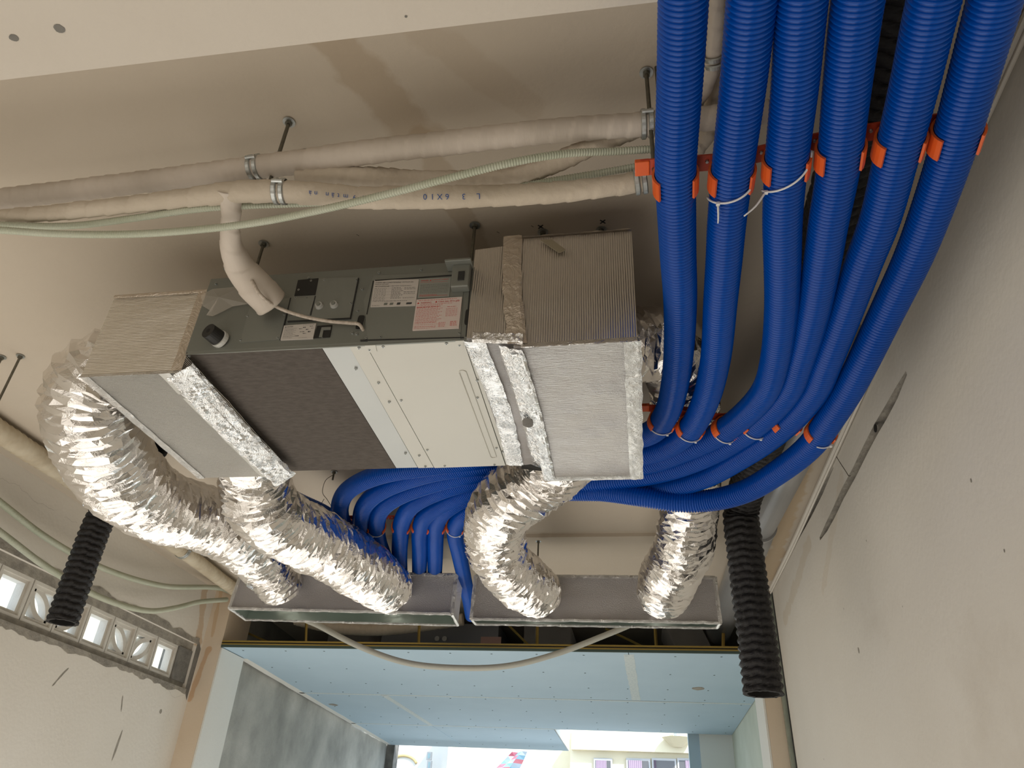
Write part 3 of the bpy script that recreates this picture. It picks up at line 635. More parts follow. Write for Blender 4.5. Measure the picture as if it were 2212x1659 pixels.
bars(q3, [(.03, .6-.05*(i % 3), .22+.038*i, .014) for i in range(15)]+[(.05, .9, .04, .02), (.1, .8, .18, .015), (.03, .55, .27, .02), (.03, .5, .78, .02), (.03, .5, .9, .02)]+[(.03, .55, .84, .012), (.03, .5, .95, .012)], M_INKR, None, .0062, 'red_small_print')
bars(q3, [(.68, .93, .36+.035*i, .012) for i in range(8)]+[(.7, .9, .3, .02)]+[(.55, .7, .8+.04*i, .02) for i in range(4)]+[(.8, .95, .78+.04*i, .025) for i in range(4)], M_INKR, None, .0062, 'red_diagram')
q4 = [(615, 705), (684, 700), (677, 733), (607, 736)]; label(q4, M_PAPER, .004)
words(q4, .05, .17, .0045, '\u25b2 CAUTION', M_INK, .0042, .25)
bars(q4, [(.05, .42-.08*(i % 2), .24+.07*i, .025) for i in range(10)]+[(.6, .95, .06, .02), (.55, .8, .9, .02)], M_INK, None, .0042)
bars(q4, [(.5, .6, .3, .05), (.62, .7, .2, .1), (.72, .8, .35, .08), (.82, .92, .16, .05), (.55, .7, .5, .06), (.8, .88, .5, .12), (.42, .55, .75, .08), (.65, .75, .62, .06), (.88, .95, .3, .05)], M_INK, None, .0042, 'line_drawing')
# knobs
for p in ((691, 663), (723, 661)):
    c = S(*p); kb = A_(cyl('knob', c, (0, -1, 0), .0125, .012, M_CLEAR, None, 18, .010)); 
    A_(cyl('knob_cap', (c[0], c[1]-.012, c[2]), (0, -1, 0), .006, .004, M_CASE2, None, 10))
# drain cap
c = np.array(S(476, 734)); dd = np.array([-.30, -.93, .02])
A_(cyl('drain_collar', c+[.004, .001, -.002], dd, .026, .012, mat('white_collar', (.6, .6, .57), .5), None, 20))
A_(cyl('drain_cap', c, dd, .0245, .046, M_BLACK, None, 24, .0225)); A_(cyl('drain_cap_bore', c+dd*.0462, dd, .007, .001, M_DKINS, None, 14))
# screws
def screws(pts, f, d, r=.0042):
    for (px, py) in pts:
        c = np.array(f(px, py)); o = cyl('screw', c, d, r, .0052, M_STEEL, None, 8, r*.75); A_(o)
        q = cyl('screw_socket', c+np.array(d)*.0053, d, r*.38, .0003, M_BLACK, None, 6); A_(q)
def z4(l): return [(400+x/5.53, 580+y/5.53) for x, y in l]
def z7(l): return [(760+x/7.373, 560+y/7.373) for x, y in l]
def z3(l): return [(380+x/3.072, 540+y/3.072) for x, y in l]
screws(z4([(370, 190), (748, 575), (1187, 555), (665, 860), (1108, 832), (1270, 565), (1325, 358), (1450, 355), (1510, 158), (1362, 265), (1480, 122), (1665, 145), (2050, 145), (2115, 252), (1985, 425), (2060, 510), (2000, 778), (2050, 790)])
       + z7([(437, 225), (1103, 178), (1838, 243), (1713, 1190), (235, 1265), (465, 1252)]), S, (0, -1, 0))
# underside panels
uplate('felt_insulation', [(402, 760), (693, 746), (857, 1012), (625, 1016)], .004, M_FELT)
uplate('zinc_strip', [(694, 746), (752, 742), (903, 1010), (858, 1012)], .003, M_WSTRIP)
uplate('cream_panel', [(753, 742), (790, 741), (938, 1009), (905, 1010)], .005, M_CREAM)
uplate('cream_panel', [(792, 741), (1001, 730), (1092, 1002), (940, 1009)], .0065, M_CREAM)
uplate('cream_flange', [(1002, 730), (1020, 730), (1112, 1000), (1094, 1002)], .005, M_CREAM)
uplate('edge_lip', [(402, 757), (1006, 727), (1006, 732), (402, 762)], .008, M_CASE2)
uplate('panel_tab', [(789, 741), (812, 740), (815, 754), (797, 756)], .009, M_CREAM)
uplate('panel_tab', [(984, 731), (1003, 730), (1000, 745), (990, 745)], .009, M_CREAM)
def slotring(pts, wd, m):
    A = np.array([U(*p, .0072) for p in pts]); t = A[1]-A[0]; t /= np.linalg.norm(t); nn = np.array([-t[1], t[0], 0]); L = []
    for i in range(9): a_ = math.pi*i/8; L.append(A[0]-t*wd*math.sin(a_)+nn*wd*math.cos(a_))
    for i in range(9): a_ = math.pi*i/8; L.append(A[1]+t*wd*math.sin(a_)-nn*wd*math.cos(a_))
    L.append(L[0]); return A_(sweep('pressed_rib', np.array(L), .0018, 6, m))
slotring([(1000, 800), (1066, 982)], .010, M_CREAM)
screws(z3([(1197, 775), (1347, 868), (1418, 995), (1497, 983), (1670, 1313), (1616, 1352), (1525, 1338), (1218, 635), (1287, 645), (1378, 627), (1797, 605), (1883, 615), (2000, 850), (2003, 965), (2128, 1300), (2172, 1324), (2115, 1412), (1785, 1420), (1657, 1425), (92, 692)]), lambda x, y: U(x, y, .005), (0, 0, -1), .005)
# hanger brackets at the corners
hb = A_(box('hanger_bracket', X1-.055, X1-.005, Y0-.028, Y0, Z1-.115, Z1-.035, M_CASE2, None, .003)); 
A_(box('hanger_bracket', X1-.075, X1+.0, Y0-.045, Y0, Z1-.036, Z1-.028, M_CASE2, None, .002))
A_(box('hanger_lug', X1-.035, X1-.018, Y0-.032, Y0-.028, Z1-.095, Z1-.065, M_SEAM))
A_(box('hanger_bracket', X0+.06, X0+.12, Y0-.04, Y0, Z1-.002, Z1+.006, M_CASE2, None, .002))
A_(box('hanger_bracket', X0-.01, X0+.06, Y1_, Y1_+.04, Z1-.03, Z1-.02, M_CASE2, None, .002))

# translucent film on the casing's left corner
def film():
    q = [(436, 640), (462, 628), (500, 625), (535, 618), (540, 660), (505, 665), (480, 678), (462, 686), (448, 684), (460, 676), (440, 664)]
    V = []
    for i, p in enumerate(q): s = S(*p, .006+.008*abs(vnoise(i*1.3, 2))); V.append(s)
    c = S(480, 652, .022); V.append(c); n = len(q)
    m = mat('milky_film', (.62, .57, .5), .3, 0); m.node_tree.nodes['Principled BSDF'].inputs['Alpha'].default_value = .38
    return mesh('film_scrap', V, [(i, (i+1) % n, n) for i in range(n)], m)
A_(film())

# ---------------- foil plenums
def panelbox(name, c8, m, parent, nsub=14, amp=.002, seed=0):
    """hexahedron with gently dented faces. c8 in boxv order"""
    C = [np.array(c, float) for c in c8]; V = []; Fc = []; 
    for f in BOXF:
        a, b, c, d = [C[i] for i in f]; nn = np.cross(b-a, d-a); nn /= np.linalg.norm(nn); k0 = len(V)
        for i in range(nsub+1):
            for j in range(nsub+1):
                s, t = i/nsub, j/nsub; p = (a*(1-s)+b*s)*(1-t)+(d*(1-s)+c*s)*t
                e = min(1, 6*min(s, 1-s, t, 1-t)); q = p+nn*amp*e*(vnoise(p[0]*9+seed, p[1]*9, p[2]*9)+.5*vnoise(p[0]*23, p[1]*23+seed, p[2]*23)); V.append(tuple(q))
        for i in range(nsub):
            for j in range(nsub): a_ = k0+i*(nsub+1)+j; Fc.append((a_, a_+nsub+1, a_+nsub+2, a_+1))
    return mesh(name, V, Fc, m, parent, True)
def ribbon(name, A, Wd, nrm, m, parent=None, amp=.003, n=60, k=8, seed=0, lift=.002):
    """crumpled tape laid along A (two or more points) with width vector Wd, pushed out along nrm"""
    P, _, _ = bez(A, np.linalg.norm(np.array(A[-1])-np.array(A[0]))/n) if len(A) > 2 else (np.linspace(np.array(A[0], float), np.array(A[1], float), n+1), 0, 0)
    Wd = np.array(Wd, float); nrm = np.array(nrm, float); V = []; K = len(P)
    for i, p in enumerate(P):
        for j in range(k+1):
            s = j/k-.5; wob = 1+.18*vnoise(i*.23, seed+5 if j == 0 else seed+11) if j in (0, k) else 1
            h = 0 if j in (0, k) else amp*(.6+abs(vnoise(i*.45+seed, j*.7))*1.6)
            V.append(tuple(p+Wd*s*wob+nrm*(lift+h)))
    Fc = [(i*(k+1)+j, (i+1)*(k+1)+j, (i+1)*(k+1)+j+1, i*(k+1)+j+1) for i in range(K-1) for j in range(k)]
    return mesh(name, V, Fc, m, parent)

# right plenum
RX0, RX1, RY0, RY1, RZ0, RZ1 = -.285, .03, 1.53, 2.335, 1.105, 1.478
rp = thing('foil_plenum', ((RX0+RX1)/2, 1.9, RZ0), 'tall foil-wrapped plenum box on the right end of the air conditioner', 'plenum box')
def R_(o): adopt(rp, o); return o
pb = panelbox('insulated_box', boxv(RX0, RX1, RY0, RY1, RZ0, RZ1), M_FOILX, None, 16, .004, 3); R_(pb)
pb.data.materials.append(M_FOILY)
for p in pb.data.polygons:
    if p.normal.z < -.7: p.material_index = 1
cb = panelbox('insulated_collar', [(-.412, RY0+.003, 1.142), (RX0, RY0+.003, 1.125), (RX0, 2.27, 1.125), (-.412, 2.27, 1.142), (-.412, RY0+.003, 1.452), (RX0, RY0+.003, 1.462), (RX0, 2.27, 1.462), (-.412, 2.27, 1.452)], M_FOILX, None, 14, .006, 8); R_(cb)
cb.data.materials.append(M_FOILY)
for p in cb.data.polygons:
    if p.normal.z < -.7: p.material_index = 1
ridge = [(RX0-.02, RY0, 1.49), (RX0-.012, RY0, 1.3), (RX0+.01, RY0, 1.11)]
R_(ribbon('tape_band', ridge, (.052, 0, 0), (0, -1, 0), M_TAPEB, None, .002, 40, 6, 2, .003))
R_(ribbon('tape_band', [(-.395, RY0+.003, 1.142), (-.26, RY0, 1.125)], (0, 0, .035), (0, -1, 0), M_FOILTAPE, None, .006, 24, 6, 4))
R_(ribbon('tape_edge', [(RX0+.02, RY0-.001, RZ0+.002), (RX1, RY0-.001, RZ0+.004)], (0, .012, .026), (0, -.7, -.7), M_FOILTAPE, None, .004, 40, 5, 5))
R_(ribbon('tape_edge', [(RX1-.012, RY0, RZ0), (RX1-.012, RY1, RZ0)], (.045, 0, 0), (0, 0, -1), M_FOILRIM, None, .0025, 60, 5, 6))
R_(ribbon('tape_edge', [(RX0, RY1-.012, RZ0), (RX1, RY1-.012, RZ0)], (0, -.03, 0), (0, 0, -1), M_FOILRIM, None, .0025, 30, 4, 9))
R_(ribbon('foil_tape', [(RX0+.004, RY0+.03, RZ0-.001), (RX0+.012, 1.9, RZ0-.001), (RX0+.006, RY1-.01, RZ0-.001)], (.04, 0, 0), (0, 0, -1), M_FOILTAPE, None, .003, 70, 6, 12))
R_(ribbon('foil_tape', [(RX0-.012, RY0+.012, 1.117), (RX0-.006, 1.9, 1.117), (RX0-.010, 2.27, 1.117)], (.066, 0, -.026), (-.35, 0, -1), M_FOILTAPE, None, .005, 80, 9, 14, .003))
R_(ribbon('foil_tape', [(-.392, RY0+.01, 1.137), (-.378, 1.9, 1.137), (-.392, 2.27, 1.137)], (.058, 0, -.004), (0, 0, -1), M_FOILTAPE, None, .0022, 80, 7, 17, .003))
o = mesh('torn_opening', [(-.37, 2.262, 1.128), (-.30, 2.262, 1.118), (-.29, 2.24, 1.114), (-.33, 2.215, 1.121), (-.365, 2.24, 1.130)], [(0, 1, 2, 3, 4)], M_DKINS); o.location.z = -.012; R_(o)
c = np.array(az(1140, 912, 1.10)); V = [(c[0]+.017*math.cos(t)*(1+.3*vnoise(t*2, 4)), c[1]+.03*math.sin(t), 1.098) for t in [k*math.pi/6 for k in range(12)]]; R_(mesh('torn_patch', V, [tuple(range(12))], M_CEMD))
o = slab('paper_scrap', [S_ for S_ in [tuple(ay(1168, 520, RY0-.006)), tuple(ay(1192, 518, RY0-.006)), tuple(ay(1222, 540, RY0-.006)), tuple(ay(1208, 547, RY0-.006))]], (0, -1, 0), .002, mat('brown_tape_scrap', (.3, .26, .18), .8)); R_(o)
R_(ribbon('tape_edge', [(-.30, RY0+.004, 1.482), (RX1, RY0+.004, 1.482)], (0, .02, .008), (0, -.4, 1), M_TAPEB, None, .003, 30, 4, 19))

# left plenum
LX0, LX1, LY0, LY1, LZ0, LZ1 = -1.528, -1.222, 1.545, 2.215, 1.088, 1.375
lp = thing('foil_plenum', ((LX0+LX1)/2, 1.88, LZ0), 'low foil-wrapped plenum box on the left end of the air conditioner', 'plenum box')
def L_(o): adopt(lp, o); return o
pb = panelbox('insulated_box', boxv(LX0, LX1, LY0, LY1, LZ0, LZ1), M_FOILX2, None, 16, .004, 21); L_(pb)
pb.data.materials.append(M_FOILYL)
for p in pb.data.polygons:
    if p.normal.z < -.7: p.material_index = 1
L_(ribbon('tape_band', [(LX1-.012, LY0, LZ1), (LX1-.012, LY0, LZ0)], (.032, 0, 0), (0, -1, 0), M_TAPEB, None, .002, 30, 5, 22))
L_(ribbon('tape_edge', [(LX0, LY0-.001, LZ1-.002), (LX1, LY0-.001, LZ1-.002)], (0, 0, .014), (0, -1, 0), M_TAPEB, None, .002, 30, 4, 23))
L_(ribbon('tape_edge', [(LX0, LY0-.001, LZ0), (LX1, LY0-.001, LZ0)], (0, .012, .02), (0, -.7, -.7), M_FOILRIM, None, .004, 40, 5, 24))
L_(ribbon('tape_edge', [(LX0+.008, LY0, LZ0), (LX0+.008, LY1, LZ0)], (.028, 0, 0), (0, 0, -1), M_FOILRIM, None, .002, 50, 4, 25))
L_(ribbon('foil_tape', [(LX1-.05, LY0, LZ0-.001), (LX1-.05, LY1, LZ0-.001)], (.035, 0, 0), (0, 0, -1), mat('plain_foil_tape', (.8, .81, .8), .3, .9), None, .0005, 40, 3, 26))
L_(ribbon('foil_tape', [(LX1-.005, LY0+.0, LZ0+.012), (LX1-.012, 1.85, LZ0+.010), (LX1+.0, LY1+.04, LZ0+.012)], (.066, 0, .045), (.3, 0, -1), M_FOILTAPE, None, .005, 90, 9, 27, .009))

# ---------------- crumpled foil ducts
def foil_duct(name, pts, label, rads=None, seed=0, seg=30, step=.0105, amp=.0108):
    """crumpled foil sleeve: rings of ridge and valley points, shifted and jittered so that long pointed facets form"""
    A, R, s = bez(pts, step, rads); A = smooth_path(A, 16); rnd = random.Random(int(seed*100)); n = len(A); T, N1, B = frames(A); L = s[-1]; V = []; Fc = []
    for i in range(n):
        e = min(1, s[i]/.04, (L-s[i])/.04)*.7+.3; fine = .55+.9*abs(vnoise(s[i]*9, seed))
        for j in range(seg):
            th = 2*math.pi*(j+.5*(i % 2)+rnd.uniform(-.36, .36)+.35*i)/seg
            slant = .020*math.sin(th*1+seed)+.012*vnoise(math.cos(th)*1.5+seed, math.sin(th)*1.5, s[i]*5)
            k = (1 if (i % 3 == 0) else -.6)*(.25+rnd.random())*fine
            r = R[i]+e*(amp*k+.006*vnoise(math.cos(th)*2+seed, math.sin(th)*2, s[i]*8))
            V.append(tuple(A[i]+T[i]*(slant+rnd.uniform(-.0042, .0042))*e+r*(math.cos(th)*N1[i]+math.sin(th)*B[i])))
    for i in range(n-1):
        for j in range(seg):
            a, b = i*seg+j, i*seg+(j+1) % seg; c, d = a+seg, b+seg
            if i % 2 == 0: Fc += [(a, b, c), (b, d, c)]
            else: Fc += [(a, d, c), (a, b, d)]
    Fc += [tuple(range(seg))[::-1]]
    o = mesh(name, V, Fc, M_FOILDUCT, None, False)
    root = thing(name, tuple(A[-1]), label, 'air duct'); o.name = 'foil_sleeve'; adopt(root, o)
    # taped collar at the outlet end
    e0 = A[-8:]; T, N1, B = frames(e0)
    k = 40; V = []; Fc = []
    for i, f in enumerate((-.02, .012, .03)):
        for j in range(k):
            a = 2*math.pi*j/k; r = R[-1]*(1.02, 1.06, 1.16)[i]+.006*vnoise(j*.8, seed+i)
            V.append(tuple(A[-1]+T[-1]*(f-.012)+r*(math.cos(a)*N1[-1]+math.sin(a)*B[-1])))
    for i in range(2):
        for j in range(k): Fc.append((i*k+j, i*k+(j+1) % k, (i+1)*k+(j+1) % k, (i+1)*k+j))
    adopt(root, mesh('collar_tape', V, Fc, M_FOILTAPE)); return root
def W2R(w_, d): return w_*d/F/2
D = [((330, 815), 2.33, 150), ((255, 790), 2.30, 165), ((205, 820), 2.30, 180), ((193, 880), 2.34, 186), ((212, 940), 2.42, 190), ((262, 1030), 2.70, 172), ((345, 1092), 3.05, 150), ((440, 1120), 3.45, 135), ((515, 1160), 3.66, 122)]
foil_duct('foil_duct', [ad(*p, d) for p, d, w_ in D]+[ay(565, 1215, 3.78), ay(603, 1262, 4.02), ay(616, 1277, 4.25)], 'silver foil duct looping from the left side of the left plenum', [W2R(w_, d) for p, d, w_ in D]+[.13, .125, .11], 1.0)
D = [((563, 1088), 3.0, 146), ((612, 1133), 3.2, 140), ((700, 1178), 3.5, 134), ((770, 1220), 3.72, 128)]
foil_duct('foil_duct', [(-1.385, 2.08, 1.235), (-1.40, 2.26, 1.235), (-1.455, 2.42, 1.23)]+[ad(*p, d) for p, d, w_ in D]+[ay(836, 1268, 4.02), ay(852, 1282, 4.28)], 'silver foil duct dropping behind the left plenum to the left slot box', [.115, .12, .13]+[W2R(w_, d) for p, d, w_ in D]+[.135, .115], 5.0)
D = [((1098, 1082), 2.92, 140), ((1068, 1138), 3.2, 128), ((1082, 1205), 3.52, 120), ((1118, 1248), 3.74, 120)]
foil_duct('foil_duct', [(-.20, 2.18, 1.255), (-.225, 2.38, 1.25), (-.315, 2.56, 1.24)]+[ad(*p, d) for p, d, w_ in D]+[ay(1156, 1276, 4.0), ay(1168, 1286, 4.25)], 'silver foil duct curving left from the right plenum to the right slot box', [.12, .125, .128]+[W2R(w_, d) for p, d, w_ in D]+[.135, .115], 9.0)
foil_duct('foil_duct', [(-.02, 1.98, 1.40), (.10, 2.02, 1.44), (.19, 2.25, 1.485), (.22, 2.6, 1.49), tuple(ad(1490, 1050, 3.2)), tuple(ad(1486, 1120, 3.35)), tuple(ad(1478, 1180, 3.55)), tuple(ay(1448, 1240, 3.86)), tuple(ay(1435, 1274, 4.05)), tuple(ay(1432, 1286, 4.28))],
          'silver foil duct passing above the blue pipes to the right slot box', [.115, .12, .125, .125, .125, .125, .135, .145, .145, .12], 13.0)

# ---------------- slot boxes
def slotbox(nb0, nb1, hgt, depth, label, tilt=0, topdy=.04):
    a = np.array(nb0); b = np.array(nb1); L = b-a; l = np.linalg.norm(L); t = L/l; back = np.cross([0, 0, 1.], t); back /= np.linalg.norm(back)
    bk = back*depth+np.array([0, 0, tilt]); up = np.array([0, 0, hgt])+back*topdy
    C = [a, b, b+bk, a+bk, a+up, b+up, b+bk+up, a+bk+up]
    root = thing('slot_plenum', tuple((a+b)/2), label, 'plenum box')
    # five closed faces (open underneath)
    V = []; Fc = []; ns = 16
    for f in BOXF[1:]:
        p0, p1, p2, p3 = [C[i] for i in f]; nn = np.cross(p1-p0, p3-p0); nn /= np.linalg.norm(nn); k0 = len(V)
        nu = 40 if np.linalg.norm(p1-p0) > .5 else 12; nv = 40 if np.linalg.norm(p3-p0) > .5 else 12
        for i in range(nu+1):
            for j in range(nv+1):
                s, q = i/nu, j/nv; p = (p0*(1-s)+p1*s)*(1-q)+(p3*(1-s)+p2*s)*q; e = min(1, 6*min(s, 1-s, q, 1-q))
                V.append(tuple(p+nn*.007*e*vnoise(p[0]*8, p[1]*8, p[2]*8+3)))
        for i in range(nu):
            for j in range(nv): a_ = k0+i*(nv+1)+j; Fc.append((a_, a_+nv+1, a_+nv+2, a_+1))
    o = mesh('foil_cover', V, Fc, M_FOILBOX, None, True); adopt(root, o)
    # inner galvanised lining
    ins = .014; I = [a+t*ins+back*ins, b-t*ins+back*ins, b-t*ins+bk-back*ins, a+t*ins+bk-back*ins]; J = [p+up*.8 for p in I]
    adopt(root, mesh('metal_lining', I+J, [(0, 1, 5, 4), (1, 2, 6, 5), (2, 3, 7, 6), (3, 0, 4, 7), (4, 5, 6, 7)], M_GALVIN))
    # rim around the mouth
    rim = [a, b, b+bk, a+bk]
    for i in range(4):
        p, q = rim[i], rim[(i+1) % 4]; A = np.linspace(p, q, max(6, int(np.linalg.norm(q-p)/.03))); A[:, 2] += [.003*vnoise(k*.9, i*7+l) for k in range(len(A))]
        adopt(root, sweep('foil_rim', A, [(.009+.003*vnoise(k*.7, i)) for k in range(len(A))], 6, M_FOILRIM, None, False))
    for e in (a, b):
        for s0, s1 in ((e, e+up),): adopt(root, sweep('edge_tape', np.linspace(s0, s1, 8), [.012+.004*vnoise(k*.8, s0[0]) for k in range(8)], 6, M_FOILRIM, None, False))
    adopt(root, sweep('edge_tape', np.linspace(a+up, b+up, 40), [.011+.004*vnoise(k*.6, 3) for k in range(40)], 6, M_FOILRIM, None, False))
    return root
slotbox(az(496, 1314, 1.13), az(976, 1326, 1.13), .235, .235, 'long open slot plenum wrapped in foil, the left one', 0)
slotbox(az(1018, 1337, 1.12), az(1556, 1345, 1.12), .262, .15, 'long open slot plenum wrapped in foil, the right one', .012)

# ================================================================== BLUE PIPES
PR = .0435; PITCH = .0105
def blue_pipe(pts, label):
    A, _, s = bez(pts, PITCH/6); A = smooth_path(A, 400)
    ph = np.arange(len(A)) % 6; R = np.array([PR+.0006, PR-.0008, PR-.0046, PR-.0064, PR-.0046, PR-.0008])[ph]
    o = sweep('corrugated_pipe', A, R, 22, M_BLUE, None, False)
    # smooth around, crisp along: auto by marking smooth and relying on narrow bands
    o.data.polygons.foreach_set('use_smooth', [True]*len(o.data.polygons))
    tag(o, label, 'pipe', 'blue corrugated ventilation pipes'); return A
def zz(px, py):   # height profile along the run: a little higher towards the far left
    return 1.25
def PT(l): return [az(px, py, z) for px, py, z in l]
ZF = 1.40
pipes = [
 [(1480,-150,1.25),(1476,0,1.25),(1468,184,1.25),(1459,367,1.25),(1462,477,1.25),(1465,560,1.25),(1469,640,1.255),(1466,760,1.27),(1456,840,1.285),(1440,893,1.30),(1408,934,1.32),(1360,948,1.335),(1250,962,1.35),(1050,990,1.37),(930,1006,1.39),(838,1021,1.40),(782,1040,1.40),(747,1064,1.40),(734,1095,1.40),(738,1125,1.40),(757,1156,1.40),(790,1200,1.40),(815,1235,1.40),(830,1285,1.42)],
 [(1645,-150,1.25),(1624,0,1.25),(1605,184,1.25),(1582,367,1.25),(1570,477,1.25),(1564,560,1.25),(1557,640,1.25),(1545,780,1.26),(1522,870,1.275),(1489,929,1.29),(1440,966,1.305),(1373,984,1.325),(1250,993,1.34),(1080,1003,1.36),(970,1013,1.385),(888,1033,1.40),(825,1059,1.40),(790,1089,1.40),(780,1120,1.40),(783,1155,1.40),(798,1192,1.40),(815,1230,1.40),(842,1285,1.42)],
 [(1750,-150,1.25),(1732,0,1.25),(1717,184,1.25),(1697,367,1.25),(1690,477,1.25),(1690,560,1.25),(1688,670,1.25),(1675,780,1.25),(1655,842,1.26),(1613,892,1.275),(1549,940,1.29),(1470,976,1.305),(1390,1003,1.32),(1250,1012,1.34),(1120,1014,1.36),(1020,1024,1.385),(944,1041,1.40),(864,1070,1.40),(824,1100,1.40),(813,1135,1.40),(818,1170,1.40),(832,1210,1.40),(850,1285,1.42)],
 [(1880,-150,1.25),(1853,0,1.25),(1830,184,1.25),(1810,367,1.25),(1790,477,1.25),(1777,560,1.25),(1757,670,1.25),(1728,780,1.25),(1706,840,1.255),(1655,899,1.265),(1600,943,1.28),(1531,982,1.29),(1440,1016,1.31),(1340,1034,1.33),(1220,1038,1.35),(1110,1034,1.37),(1010,1042,1.395),(935,1066,1.40),(890,1092,1.40),(869,1125,1.40),(865,1160,1.40),(863,1200,1.40),(868,1285,1.42)],
 [(2060,-150,1.25),(2017,0,1.25),(1975,184,1.25),(1938,330,1.25),(1900,477,1.25),(1868,560,1.25),(1828,670,1.25),(1786,780,1.24),(1762,840,1.24),(1716,899,1.245),(1660,948,1.25),(1603,986,1.26),(1519,1032,1.275),(1430,1056,1.29),(1340,1060,1.31),(1220,1060,1.34),(1110,1053,1.37),(1020,1062,1.395),(955,1090,1.40),(919,1115,1.40),(908,1145,1.40),(907,1190,1.40),(905,1285,1.42)],
 [(2190,-150,1.25),(2149,0,1.25),(2097,184,1.25),(2055,330,1.25),(2004,477,1.25),(1971,560,1.25),(1918,670,1.25),(1865,780,1.23),(1834,840,1.22),(1797,899,1.21),(1752,962,1.20),(1685,1017,1.20),(1609,1062,1.205),(1534,1081,1.215),(1455,1083,1.23),(1385,1072,1.26),(1290,1060,1.32),(1180,1062,1.37),(1090,1060,1.40),(1015,1072,1.41),(970,1096,1.40),(946,1122,1.40),(941,1155,1.40),(940,1200,1.40),(938,1285,1.42)],
]
names = ['blue corrugated pipe, leftmost of the six at the top, turning behind the foil plenum', 'blue corrugated pipe with a long-tailed white tie, second from the left at the top',
         'blue corrugated pipe in the third place, with a cable tie slanting down its front', 'blue corrugated pipe fourth from the left at the top, beside the dark gap',
         'blue corrugated pipe fifth from the left, right of the dark gap', 'outermost blue corrugated pipe, nearest the right wall and hanging lowest']
PA = [blue_pipe(PT(l), nme) for l, nme in zip(pipes, names)]
PA.append(blue_pipe(PT([(1120,1062,1.45),(1060,1078,1.43),(1010,1104,1.40),(988,1128,1.40),(983,1152,1.40),(991,1192,1.40),(1002,1245,1.40),(1013,1298,1.42),(1018,1330,1.43)]), 'short blue corrugated pipe seen between the two slot plenums'))
PA.append(blue_pipe(PT([(560,1040,1.46),(640,1082,1.43),(700,1110,1.42),(745,1150,1.42),(790,1215,1.42)]), 'blue corrugated pipe emerging behind the left foil ducts'))

# pipe racks
def near(A, p):
    i = int(np.argmin(np.linalg.norm(A-np.array(p), axis=1))); t = A[min(i+3, len(A)-1)]-A[max(i-3, 0)]; return A[i], t/np.linalg.norm(t)
def rack(idx, centres, label, grp_rods, clipw=.048):
    cs = [near(PA[i], c) for i, c in zip(idx, centres)]; mid = np.mean([c for c, t in cs], axis=0)
    root = thing('pipe_rack', tuple(mid+[0, 0, .06]), label, 'pipe rack')
    for (c, t) in cs:
        t = np.array([t[0], t[1], 0]); t /= np.linalg.norm(t); s = np.cross(t, [0, 0, 1.]); r0, r1 = PR+.0015, PR+.0065
        V = []; Fc = []; n = 22
        for i in range(n+1):
            a = math.radians(-42+264*i/n)
            for (r, wv) in ((r0, -clipw/2), (r1, -clipw/2), (r1, clipw/2), (r0, clipw/2)):
                V.append(tuple(c+s*r*math.cos(a)+np.array([0, 0, 1.])*r*math.sin(a)+t*wv))
        for i in range(n):
            for k in range(4): Fc.append((4*i+k, 4*i+(k+1) % 4, 4*i+4+(k+1) % 4, 4*i+4+k))
        Fc += [(0, 3, 2, 1), (4*n, 4*n+1, 4*n+2, 4*n+3)]
        adopt(root, mesh('pipe_clip', V, Fc, M_ORANGE))
    # rail
    P = [c for c, t in cs]; a = P[0]+(P[0]-P[1])*.62; b = P[-1]+(P[-1]-P[-2])*.45
    A = [a]+P+[b]; A = [np.array([p[0], p[1], 0]) for p in A]; zt_ = max(p[2] for p in P)+PR+.0065
    V = []; Fc = []
    for i, p in enumerate(A):
        tt = A[min(i+1, len(A)-1)]-A[max(i-1, 0)]; tt /= np.linalg.norm(tt); nn = np.array([-tt[1], tt[0], 0]); z_ = (P[min(max(i-1, 0), len(P)-1)][2]+PR+.0065)
        for (w_, h_) in ((-.022, 0), (.022, 0), (.022, .004), (-.022, .004)): V.append((p[0]+nn[0]*w_, p[1]+nn[1]*w_, z_+h_))
    for i in range(len(A)-1):
        for k in range(4): Fc.append((4*i+k, 4*i+4+k, 4*i+4+(k+1) % 4, 4*i+(k+1) % 4))
    n = len(A)-1; Fc += [(0, 1, 2, 3), (4*n, 4*n+3, 4*n+2, 4*n+1)]
    adopt(root, mesh('rail', V, Fc, M_RED))
    for i in range(len(P)-1):
        for f in (.42, .6):
            p = P[i]*(1-f)+P[i+1]*f; z_ = P[i][2]*(1-f)+P[i+1][2]*f+PR+.006
            adopt(root, cyl('screw', (p[0], p[1]+(.006 if f < .5 else -.006), z_), (0, 0, -1), .0045, .004, M_STEEL, None, 8, .0035))
    for f in grp_rods:
        p = A[0]*(1-f)+A[-1]*f; adopt(root, rod('hanger_rod', (p[0], p[1], zt_), (p[0], p[1], ZC), .004, M_ROD, None))
    if True: # end tab
        e = A[0]; adopt(root, box('end_tab', e[0]-.012, e[0]+.02, e[1]-.02, e[1]+.02, zt_-.004, zt_+.008, M_ORANGE, None, .002))
    return cs
c1 = rack(range(6), [az(1459, 392, 1.25), az(1579, 383, 1.25), az(1696, 358, 1.25), az(1811, 334, 1.25), az(1938, 314, 1.25), az(2060, 298, 1.25)], 'orange clip rack holding the six blue pipes nearest the camera', (.08, .82))
c2 = rack(range(6), [az(1428, 915, 1.30), az(1490, 925, 1.29), az(1562, 928, 1.285), az(1632, 920, 1.27), az(1702, 914, 1.25), az(1772, 935, 1.205)], 'orange clip rack holding the blue pipes at the right-hand bend', (.1, .9), .03)
c3 = rack([0, 1, 2, 3, 4, 5, 6], [az(x, 1138, 1.4) for x in (745, 781, 814, 867, 909, 942, 984)], 'far orange clip rack above the left slot plenum', (.05, .95), .03)

